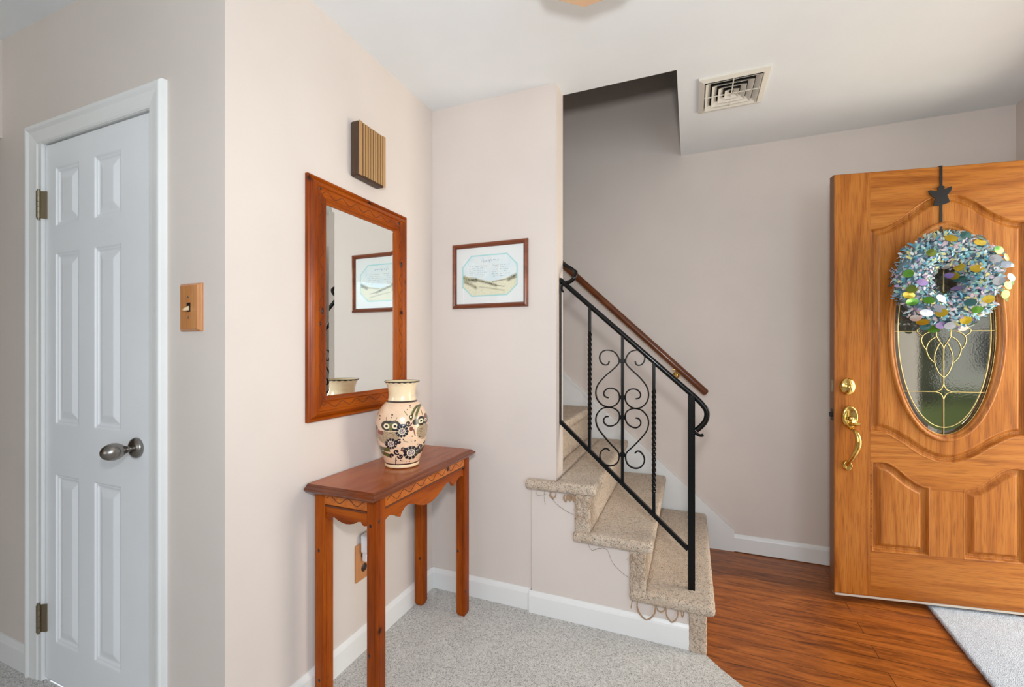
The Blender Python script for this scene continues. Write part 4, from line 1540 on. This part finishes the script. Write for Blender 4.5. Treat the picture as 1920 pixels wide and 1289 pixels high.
# ------------------------------------------------------------------ front door (local frame: x along the door, -y towards the room)
DA = math.radians(9.08)
DOX, DOY = 0.64766, 2.56826
DW, DZ0, DZ1, DT = 0.905, 0.037, 2.066, 0.045
CS = 0.455
left = [(0.151, 0.83), (0.151, 1.792)]
topc = [(0.151, 1.792), (0.175, 1.794), (0.212, 1.802), (0.255, 1.824), (0.299, 1.855), (0.345, 1.893), (0.383, 1.917), (0.42, 1.931), (CS, 1.935)]
botc = [(0.151, 0.83), (0.18, 0.828), (0.212, 0.821), (0.255, 0.797), (0.299, 0.767), (0.34, 0.735), (0.383, 0.712), (0.42, 0.698), (CS, 0.694)]
def sm2(pts, n=5):
    return [(p[0], p[1]) for p in catmull([(a, b_, 0) for a, b_ in pts], n)]
tl = sm2(topc)
bl = sm2(botc)
mir = lambda P_: [(2 * CS - x, z) for x, z in reversed(P_)]
upper = tl + mir(tl)[1:] + [(x, z) for x, z in [(2 * CS - p[0], p[1]) for p in bl]] + list(reversed(bl))[1:]
ll = [(0.158, 0.257), (0.158, 0.672)] + sm2([(0.158, 0.678), (0.19, 0.682), (0.223, 0.677), (0.25, 0.662), (0.277, 0.638), (0.305, 0.612), (0.33, 0.593), (0.36, 0.577), (0.386, 0.572)]) + [(0.386, 0.257)]
lr = [(2 * CS - x, z) for x, z in reversed(ll)]
OX, OZ, OA, OB = 0.450, 1.299, 0.205, 0.484
step = 0.0024
xs = np.arange(0, DW + 1e-6, step)
zs = np.arange(DZ0, DZ1 + 1e-6, step * 1.15)
GX, GZ = np.meshgrid(xs, zs)
su, sl_, sr = sdf_poly(GX, GZ, upper), sdf_poly(GX, GZ, ll), sdf_poly(GX, GZ, lr)
ph = [(-1, 0), (-0.005, 0), (0.0, 0.002), (0.003, -0.002), (0.007, -0.012), (0.012, -0.015), (0.016, -0.012), (0.020, -0.0145), (0.034, -0.002), (0.037, 0.0), (1, 0.0)]
dep = panel_depth(su, ph) + panel_depth(sl_, ph) + panel_depth(sr, ph)
er = np.sqrt(((GX - OX) / OA) ** 2 + ((GZ - OZ) / OB) ** 2)
kc = 0.5
Xc, Zc = GX[:-1, :-1] + step / 2, GZ[:-1, :-1] + step / 2
ec = np.sqrt(((Xc - OX) / OA) ** 2 + ((Zc - OZ) / OB) ** 2)
sce = sdf_poly(Xc, Zc, upper)
sle = np.maximum(sdf_poly(Xc, Zc, ll), sdf_poly(Xc, Zc, lr))
mi = np.ones(Xc.shape, int)
mi[(Xc < 0.151) | (Xc > 2 * CS - 0.151)] = 0
mi[(sce > 0.0) | (sle > 0.0)] = 0
mi[(Zc < 0.70) & (Zc > 0.257) & (Xc > 0.386) & (Xc < 2 * CS - 0.386) & (Zc < 0.56)] = 0
# faint joint line between stiles and rails
dep = dep - 0.0008 * np.exp(-((GX - 0.149) / 0.0018) ** 2) - 0.0008 * np.exp(-((GX - (2 * CS - 0.149)) / 0.0018) ** 2)
ed = np.minimum(np.minimum(GX, DW - GX), np.minimum(GZ - DZ0, DZ1 - GZ))
dep = dep - np.interp(ed, [0, 0.004], [0.003, 0])
door2 = grid_mesh('door_2', GX, -dep, GZ, ec > 1.02, [M['oak_v'], M['oak_h']], mi)
door2.location = (DOX, DOY, 0)
door2.rotation_euler = (0, 0, DA)
door2['kind'] = 'structure'
door2['_local'] = 1
tag(door2, 'oak front door standing open, with an oval leaded window and carved panels')
# slab edge and inner face with an oval hole
b = MB()
n = 120
def rect_pt(a):
    cxr, czr = OX, OZ
    dx, dz = math.cos(a), math.sin(a)
    ts = []
    if dx > 1e-9: ts.append((DW - cxr) / dx)
    if dx < -1e-9: ts.append((0 - cxr) / dx)
    if dz > 1e-9: ts.append((DZ1 - czr) / dz)
    if dz < -1e-9: ts.append((DZ0 - czr) / dz)
    tt = min(ts)
    return cxr + dx * tt, czr + dz * tt
angs = sorted([2 * PI * k / n for k in range(n)] + [math.atan2(z - OZ, x - OX) % (2 * PI) for x in (0, DW) for z in (DZ0, DZ1)])
N = len(angs)
vs = []
for a in angs:
    rp = rect_pt(a)
    L = 1 / math.sqrt((math.cos(a) / OA) ** 2 + (math.sin(a) / OB) ** 2)
    ex_, ez_ = OX + L * math.cos(a), OZ + L * math.sin(a)
    vs += [(rp[0], 0.0035, rp[1]), (rp[0], DT, rp[1]), (ex_, 0.010, ez_), (ex_, DT, ez_)]
fs = []
for k in range(N):
    j = (k + 1) % N
    fs.append((k * 4, j * 4, j * 4 + 1, k * 4 + 1))
    fs.append((k * 4 + 1, j * 4 + 1, j * 4 + 3, k * 4 + 3))
    fs.append((k * 4 + 3, j * 4 + 3, j * 4 + 2, k * 4 + 2))
b.add(vs, fs)
b.build('door_edge', M['oak_shaded'], parent=door2)
b = MB()
b.box(0.006, DW - 0.004, 0.004, DT - 0.004, DZ0 - 0.012, DZ0 - 0.0005, 0.002)
b.build('door_sweep', M['sweep'], parent=door2)
# oval moulding around the glass (front and back)
b = MB()
def oval_ring(b, prof_, n_=128, sgn=-1, y0=0.0):
    vs_ = []
    for q, d in prof_:
        for k in range(n_):
            a = 2 * PI * k / n_
            # offset q outward from the glass ellipse
            ax_, bz_ = 0.2 + q, 0.478 + q
            vs_.append((OX + ax_ * math.cos(a), y0 + sgn * d, OZ + bz_ * math.sin(a)))
    m_ = len(prof_)
    fs_ = []
    for i_ in range(m_ - 1):
        for k in range(n_):
            l = (k + 1) % n_
            fs_.append((i_ * n_ + k, i_ * n_ + l, (i_ + 1) * n_ + l, (i_ + 1) * n_ + k))
    b.add(vs_, fs_, 0, True)
rp_ = [(-0.002, -0.010), (0.0, 0.001), (0.003, 0.004), (0.007, 0.004), (0.009, 0.0025), (0.012, 0.005), (0.017, 0.010), (0.023, 0.012), (0.028, 0.009), (0.031, 0.003), (0.032, -0.002)]
oval_ring(b, rp_)
b.build('oval_moulding', M['oak_v'], parent=door2)
b = MB()
oval_ring(b, rp_, sgn=1, y0=DT)
b.build('oval_moulding', M['oak_v'], parent=door2)
# glass
b = MB()
n = 96
vs = [(OX, 0.010, OZ)] + [(OX + 0.183 * math.cos(2 * PI * k / n), 0.010, OZ + 0.458 * math.sin(2 * PI * k / n)) for k in range(n)] + [(OX + 0.2025 * math.cos(2 * PI * k / n), 0.0135, OZ + 0.4805 * math.sin(2 * PI * k / n)) for k in range(n)]
fs = [(0, 1 + k, 1 + (k + 1) % n) for k in range(n)] + [(1 + k, 1 + n + k, 1 + n + (k + 1) % n, 1 + (k + 1) % n) for k in range(n)]
b.add(vs, fs)
b.build('oval_glass', M['doorglass'], parent=door2)
# brass came
b = MB()
YG = 0.0085
rc = 0.0021
cx_ = OX - 0.001
b.tube([(cx_ + 0.181 * math.cos(2 * PI * k / 96), YG, OZ + 0.4435 * math.sin(2 * PI * k / 96)) for k in range(96)], rc * 1.1, 6, closed=True)
b.tube([(OX + 0.1995 * math.cos(2 * PI * k / 128), YG + 0.001, OZ + 0.4775 * math.sin(2 * PI * k / 128)) for k in range(128)], 0.0024, 6, closed=True)
def c7(p):
    return (cx_ + (p[0] - 603) * 0.000447, YG, 1.088 + (590 - p[1]) * 0.000536)
def came(pts, smooth=True, up=False):
    for sg in (1, -1):
        P_ = [c7((603 + (p[0] - 603) * sg, p[1])) for p in pts]
        for fl_ in ((0, 1) if up else (0,)):
            Q = [(x, y, (2 * OZ - z) if fl_ else z) for x, y, z in P_]
            b.tube(catmull(Q, 6) if smooth else Q, rc, 6)
came([(603, 592), (560, 550), (527, 470), (525, 400), (545, 340), (575, 293), (603, 338)])
came([(517, 460), (476, 418), (453, 352), (470, 290), (505, 255), (541, 236)])
came([(446, 345), (420, 308), (408, 262), (425, 225), (470, 197), (535, 187)])
came([(541, 236), (575, 290)])
came([(541, 236), (541, 205), (549, 150), (575, 60), (603, -40)])
came([(420, 232), (385, 210), (369, 190), (375, 172), (390, 165)])
hx = lambda z, a=0.181, bb_=0.4435: a * math.sqrt(max(0, 1 - ((z - OZ) / bb_) ** 2))
for z in (1.021, 1.303):
    full = hx(z, 0.1995, 0.4775)
    if z < 1.1:
        b.tube([(cx_ - full, YG, z), (cx_ - 0.033, YG, z)], rc, 6)
        b.tube([(cx_ + 0.033, YG, z), (cx_ + full, YG, z)], rc, 6)
    else:
        b.tube([(cx_ - full, YG, z), (cx_ - 0.104, YG, z)], rc, 6)
        b.tube([(cx_ + 0.104, YG, z), (cx_ + full, YG, z)], rc, 6)
zs_ = 1.021
star = []
for k in range(4):
    a0, a1 = k * PI / 2, (k + 1) * PI / 2
    p_, q_ = (0.033 * math.cos(a0), 0.036 * math.sin(a0)), (0.033 * math.cos(a1), 0.036 * math.sin(a1))
    mid_ = (0.013 * (math.cos(a0) + math.cos(a1)), 0.013 * (math.sin(a0) + math.sin(a1)))
    b.tube(catmull([(cx_ + p_[0], YG, zs_ + p_[1]), (cx_ + mid_[0] * 0.8, YG, zs_ + mid_[1] * 0.8), (cx_ + q_[0], YG, zs_ + q_[1])], 6), rc, 6)
b.tube([(cx_, YG, OZ - 0.477), (cx_, YG, zs_ - 0.036)], rc, 6)
b.tube([(cx_, YG, zs_ + 0.036), (cx_, YG, 1.225)], rc, 6)
b.tube([(cx_, YG, 1.43), (cx_, YG, OZ + 0.477)], rc, 6)
came([(541, 236), (541, 205)])
b.build('brass_came', M['came'], parent=door2)
# deadbolt
b = MB()
b.lathe([(0, -0.016), (0.018, -0.016), (0.022, -0.013), (0.027, -0.012), (0.031, -0.008), (0.0325, -0.004), (0.0325, 0.002)], (0.055, 0, 1.039), 44, axis='y', sq=1.27)
dead = b.build('deadbolt', M['brass'], parent=door2)
dead['_local'] = 1
b = MB()
b.box(0.049, 0.069, -0.021, -0.015, 1.030, 1.036, 0.002)
b.box(0.040, 0.064, -0.019, -0.015, 1.046, 1.052, 0.002)
b.lathe([(0, -0.0205), (0.009, -0.0205), (0.011, -0.016)], (0.059, 0, 1.036), 20, axis='y')
b.build('key_cylinder', M['brass'], parent=dead)
# handle set
b = MB()
b.lathe([(0, -0.009), (0.020, -0.010), (0.026, -0.014), (0.031, -0.013), (0.034, -0.008), (0.0345, 0.002)], (0.0625, 0, 0.893), 48, axis='y', sq=1.6)
hs = b.build('handle_plate', M['brass'], parent=door2)
hs['_local'] = 1
b = MB()
b.tube(catmull([(0.066, -0.010, 0.862), (0.072, -0.030, 0.858), (0.074, -0.048, 0.862), (0.070, -0.060, 0.868)], 5), [0.006] * 16, 10, flat=1.8)
b.lathe([(0, -0.020), (0.008, -0.020), (0.011, -0.012)], (0.066, 0, 0.885), 20, axis='y')
b.build('thumb_latch', M['brass'], parent=hs)
b = MB()
gp = catmull([(0.064, -0.006, 0.838), (0.066, -0.026, 0.836), (0.072, -0.046, 0.822), (0.076, -0.054, 0.795), (0.075, -0.054, 0.765), (0.069, -0.048, 0.735), (0.061, -0.036, 0.705), (0.054, -0.022, 0.680), (0.053, -0.010, 0.664), (0.053, 0.0, 0.660)], 5)
NN = len(gp)
b.tube(gp, [0.0065 + 0.0045 * math.sin(PI * min(1, max(0, (k / NN - 0.1) / 0.75))) for k in range(NN)], 12, flat=1.3)
b.build('grip', M['brass'], parent=hs)
b = MB()
b.lathe([(0, -0.010), (0.012, -0.010), (0.016, -0.012), (0.020, -0.009), (0.0225, 0.002)], (0.053, 0, 0.658), 36, axis='y', sq=1.2)
b.build('lower_rosette', M['brass'], parent=hs)
# strike plates in the door edge
for z in (0.899, 1.039):
    b = MB()
    b.box(-0.0012, 0.0005, 0.011, 0.034, z - 0.028, z + 0.028, 0.0005)
    b.box(-0.012 if z < 1 else -0.002, 0.0, 0.016, 0.029, z - 0.011, z + 0.011, 0.001)
    b.build('latch_bolt', M['hinge'] if z > 1 else M['black'], parent=door2)
for z in (0.25, 1.05, 1.85):
    b = MB()
    b.tube([(DW + 0.004, DT + 0.004, z - 0.05), (DW + 0.004, DT + 0.004, z + 0.05)], 0.0065, 10)
    b.box(DW - 0.001, DW + 0.0015, 0.006, DT, z - 0.05, z + 0.05)
    b.build('hinge', M['brass'], parent=door2)

RD = Matrix.Rotation(DA, 4, 'Z')
def dloc(x, y, z):
    q = RD @ Vector((x, y, 0))
    return (DOX + q.x, DOY + q.y, z)


# wreath hanger
HX = 0.432
t = thing('wreath_hanger', 'black metal over-door wreath hanger with an angel-shaped silhouette', 'wreath hanger', dloc(HX, 0, DZ1), DA, local=True)
b = MB()
zt = 0.0
b.box(-0.0058, 0.0058, -0.0042, -0.0022, 1.735 - DZ1, zt + 0.0025, 0.0006)
b.box(-0.0058, 0.0058, -0.0042, DT + 0.003, zt + 0.0008, zt + 0.0026)
b.box(-0.0058, 0.0058, DT + 0.001, DT + 0.003, zt - 0.05, zt + 0.0026)
b.box(-0.0058, 0.0058, -0.045, -0.0022, 1.735 - DZ1, 1.737 - DZ1)
b.box(-0.0058, 0.0058, -0.047, -0.045, 1.735 - DZ1, 1.76 - DZ1)
b.build('strap', M['hanger'], parent=t)
b = MB()
sil = [(330, 430), (350, 405), (395, 398), (430, 402), (450, 415), (452, 450), (440, 470), (480, 455), (530, 430), (575, 418), (580, 455), (560, 500), (525, 545), (498, 570), (520, 620), (542, 690), (500, 705), (440, 722), (340, 738), (250, 735), (270, 680), (292, 610), (250, 585), (205, 540), (170, 478), (185, 465), (220, 465), (275, 480), (325, 488), (340, 470)]
b.prism([((x - 400) / 9.21 * 0.00209, 2.066 - (y - 58) / 9.21 * 0.00247 - DZ1) for x, y in sil], 'y', -0.0078, -0.0045)
b.build('angel_silhouette', M['hanger'], parent=t, bevel=0.0008)

# wreath
WX, WY, WZ = 0.416, -0.062, 1.530
WX -= 0.004
t = thing('wreath', 'round wreath of pastel petals and shiny discs hanging on the front door', 'wreath', dloc(WX, WY, WZ), DA, local=True)
pal = [srgb(140, 200, 222), srgb(104, 176, 206), srgb(200, 226, 236), srgb(220, 206, 222), srgb(232, 200, 208), srgb(232, 226, 150), srgb(246, 246, 244), srgb(60, 86, 100), srgb(130, 146, 166), srgb(170, 222, 212), srgb(178, 160, 200)]
pm = [plain('wreath_petal_%s' % w_, c, 0.4) for w_, c in zip(('sky', 'blue', 'ice', 'lilac', 'pink', 'straw', 'white', 'slate', 'steel', 'mint', 'violet'), pal)]
def disc_m(nm, c, tf):
    m_ = Mat(nm)
    m_.set(c, 0.2, 0.55, coat=0.6)
    m_.b.inputs['Thin Film Thickness'].default_value = tf
    m_.b.inputs['Thin Film IOR'].default_value = 1.5
    return m_.m
dm = [disc_m('gold_foil_disc', srgb(206, 176, 46), 0), disc_m('green_foil_disc', srgb(90, 150, 40), 0), disc_m('violet_foil_disc', srgb(176, 150, 214), 300), disc_m('teal_foil_disc', srgb(60, 112, 112), 0), disc_m('pearl_foil_disc', srgb(232, 226, 222), 380), disc_m('silver_foil_disc', srgb(170, 176, 190), 0), disc_m('olive_foil_disc', srgb(110, 130, 40), 0)]
rw = random.Random(21)
R0, r0 = 0.142, 0.066
def ring_pt(a, p, rr):
    # a around the wreath, p around the tube; local x right, z up, -y to the viewer
    cr_ = R0 + rr * math.cos(p)
    return Vector((cr_ * math.cos(a), -rr * math.sin(p), cr_ * math.sin(a))), Vector((math.cos(p) * math.cos(a), -math.sin(p), math.cos(p) * math.sin(a)))
b = MB()
for k in range(3100):
    a = rw.uniform(0, 2 * PI)
    p = rw.uniform(-0.5, PI + 0.5)
    rr = r0 * rw.uniform(0.75, 1.18)
    c, nn = ring_pt(a, p, rr)
    rad = Vector((math.cos(a), 0, math.sin(a)))
    tan = Vector((-math.sin(a), 0, math.cos(a)))
    d = (nn * rw.uniform(0.1, 0.6) + rad * rw.uniform(-0.5, 0.7) + tan * rw.uniform(-0.8, 0.8) + Vector((rw.uniform(-.3, .3), rw.uniform(-.3, .3), rw.uniform(-.3, .3)))).normalized()
    L = rw.uniform(0.013, 0.026)
    w_ = rw.uniform(0.0038, 0.0068)
    sd_ = d.cross(nn + Vector((0.01, 0.02, 0.013))).normalized()
    up_ = sd_.cross(d)
    p0 = c - d * L * 0.35
    th_ = 0.0004
    vs = [p0 - sd_ * w_ * 0.6, p0 + sd_ * w_ * 0.6, p0 + d * L * 0.6 + sd_ * w_ + up_ * 0.0015, p0 + d * L * 0.6 - sd_ * w_ + up_ * 0.0015, p0 + d * L + sd_ * w_ * 0.5, p0 + d * L - sd_ * w_ * 0.5]
    vs2 = [v_ + up_ * th_ for v_ in vs]
    b.add(vs + vs2, [(0, 1, 2, 3), (3, 2, 4, 5), (7, 6, 9, 8), (8, 9, 11, 10), (0, 6, 7, 1), (1, 7, 8, 2), (2, 8, 10, 4), (4, 10, 11, 5), (5, 11, 9, 3), (3, 9, 6, 0)], rw.choices(range(len(pal)), [5, 4, 4, 3, 2.2, 3, 2.4, 2.2, 2.2, 3, 1.4])[0])
b.v = [(p_[0] * 0.93, p_[1], p_[2]) for p_ in b.v]
o = b.build('petals', pm, parent=t)
o['kind'] = 'stuff'
b = MB()
b.tube([(R0 * math.cos(2 * PI * k / 48), 0, R0 * math.sin(2 * PI * k / 48)) for k in range(48)], 0.050, 12, closed=True)
b.build('wreath_ring', plain('dark_wreath_core', srgb(112, 140, 150), 0.9), parent=t)
# shiny discs: placed ones (crop coordinates of the photograph) then a few more
spots = [(650, 165, 0), (430, 315, 6), (195, 530, 1), (585, 490, 4), (330, 635, 2), (230, 700, 6), (210, 765, 0), (720, 440, 4), (840, 460, 0), (955, 495, 0), (790, 550, 0), (745, 545, 2), (950, 225, 0), (815, 135, 3), (1110, 140, 0), (985, 165, 3), (1100, 405, 5), (1160, 310, 1), (1270, 350, 3), (1260, 385, 0), (1310, 455, 3), (1330, 520, 0), (1300, 600, 3), (1320, 640, 1), (1250, 690, 1), (1230, 780, 1), (1290, 810, 1), (1130, 640, 5), (1030, 830, 0), (850, 860, 3), (915, 940, 1), (545, 810, 4), (400, 965, 4), (340, 1015, 4), (420, 1060, 0), (545, 970, 0), (520, 920, 5), (600, 1100, 2), (570, 1140, 1), (690, 1105, 5), (820, 1050, 0), (970, 1090, 3), (900, 1130, 4), (560, 640, 3), (650, 750, 6), (400, 830, 1), (250, 840, 1), (1220, 470, 5), (860, 590, 3), (480, 1110, 3), (820, 690, 2), (1350, 430, 1)]
CWX, CWY = 730, 590          # wreath centre in that crop
for (sx, sy, mi_) in spots:
    dx, dz = (sx - CWX) / 5.86 * 0.00200, -(sy - CWY) / 5.86 * 0.00236
    q = math.hypot(dx, dz)
    rr = 0.080
    off = max(-1, min(1, (q - R0) / rr))
    yy_ = -rr * math.sqrt(max(0.02, 1 - off * off)) - 0.006
    nn = Vector((dx / (q + 1e-6) * off, -math.sqrt(max(0.05, 1 - off * off)), dz / (q + 1e-6) * off)).normalized()
    nn = (nn + Vector((rw.uniform(-.3, .3), rw.uniform(-.9, -.2), rw.uniform(-.1, .55)))).normalized()
    e1 = nn.cross(Vector((0, 0, 1)) + Vector((rw.uniform(-.4, .4), 0, 0))).normalized()
    e2 = nn.cross(e1)
    ra, rb = rw.uniform(0.019, 0.024), rw.uniform(0.015, 0.019)
    c = Vector((dx, yy_, dz))
    vs = []
    for layer in (0, 1):
        vs.append(c + nn * (0.0010 + 0.0004 * layer))
        for k in range(16):
            a = 2 * PI * k / 16
            vs.append(c + e1 * ra * math.cos(a) + e2 * rb * math.sin(a) + nn * 0.0004 * layer)
    fs = [(0, 1 + (k + 1) % 16, 1 + k) for k in range(16)] + [(17, 18 + k, 18 + (k + 1) % 16) for k in range(16)] + [(1 + k, 1 + (k + 1) % 16, 18 + (k + 1) % 16, 18 + k) for k in range(16)]
    b = MB()
    b.add(vs, fs, 0, False)
    b.build('foil_disc', dm[mi_], parent=t)

# ------------------------------------------------------------------ door mat
t = bpy.data.objects.new('tmp', None)
vs, fs = rbox(0, 0.46, -1.15, 0.0, 0, 0.016, 0.006, 0.010, 0.0022, 120, 3.0)
jit = []
for v_ in vs:
    if v_.x < 0.02 or v_.y > -0.02:
        v_ = v_ + Vector((noise.noise(Vector((v_.y * 90, v_.x * 90, 1))) * 0.004, noise.noise(Vector((v_.x * 90, v_.y * 90, 4))) * 0.004, 0))
    jit.append(v_)
b = MB()
b.add(jit, fs, 0, True)
o = b.build('doormat', M['mat'])
o.location = (1.043, 2.735, -0.0035)
o.rotation_euler = (0, 0, math.radians(-3.4))
tag(o, 'white shaggy mat on the hardwood floor under the open front door', 'doormat')
bpy.data.objects.remove(t)

# ------------------------------------------------------------------ outside the front door
b = MB()
b.box(1.65, 40, -30, 40, -0.45, -0.30)
b.build('ground', M['lawn'], kind='structure')
b = MB()
b.box(1.66, 3.1, 0.9, 3.6, -0.28, -0.04)
b.box(3.1, 12, 1.5, 2.7, -0.30, -0.285)
b.build('ground_porch', M['concrete'], kind='structure')
vs, fs = rbox(9.0, 10.2, -13.0, -7.9, -0.33, 3.0, 0.4, 0.2)
b = MB()
b.add([v_ + Vector((noise.noise(v_ * 1.3), noise.noise(v_ * 1.1 + Vector((7, 0, 0))), noise.noise(v_ * 1.2 + Vector((0, 7, 0))) if v_.z > 0.3 else 0)) * 0.3 for v_ in vs], fs, 0, True)
o = b.build('hedge', M['hedge'])  # added hedge, placed to darken the left of the door-glass reflection
tag(o, 'tall green hedge added across the lawn to darken the reflection in the left of the oval door glass', 'hedge')
t = thing('added_house', 'pale clapboard house added beyond the lawn to brighten the reflection in the right of the oval door glass', 'house', (17, -10.5, -0.3))
b = MB()  # added house, a pale surface to brighten the door-glass reflection
for k in range(16):
    z0 = -0.3 + k * 0.2
    b.add([(15.0, -15.0, z0), (15.0, -5.0, z0), (15.03, -5.0, z0 + 0.2), (15.03, -15.0, z0 + 0.2)], [(0, 1, 2, 3)])
b.box(15.03, 20, -15.0, -5.0, -0.35, 2.9)
b.build('wall', plain('pale_clapboard', srgb(226, 226, 222), 0.7), parent=t)
b = MB()
b.prism([(14.6, 2.85), (20.4, 2.85), (17.5, 4.6)], 'y', -15.4, -4.6)
b.build('roof', plain('grey_shingles', srgb(96, 92, 90), 0.9), parent=t)
for yw in (-12.2, -9.8, -7.4):
    b = MB()
    b.box(14.96, 15.02, yw, yw + 0.9, 0.5, 1.9)
    b.build('window', plain('dark_house_window', srgb(50, 58, 64), 0.1), parent=t)
for o in bpy.data.objects:
    if '_local' in o:
        del o['_local']
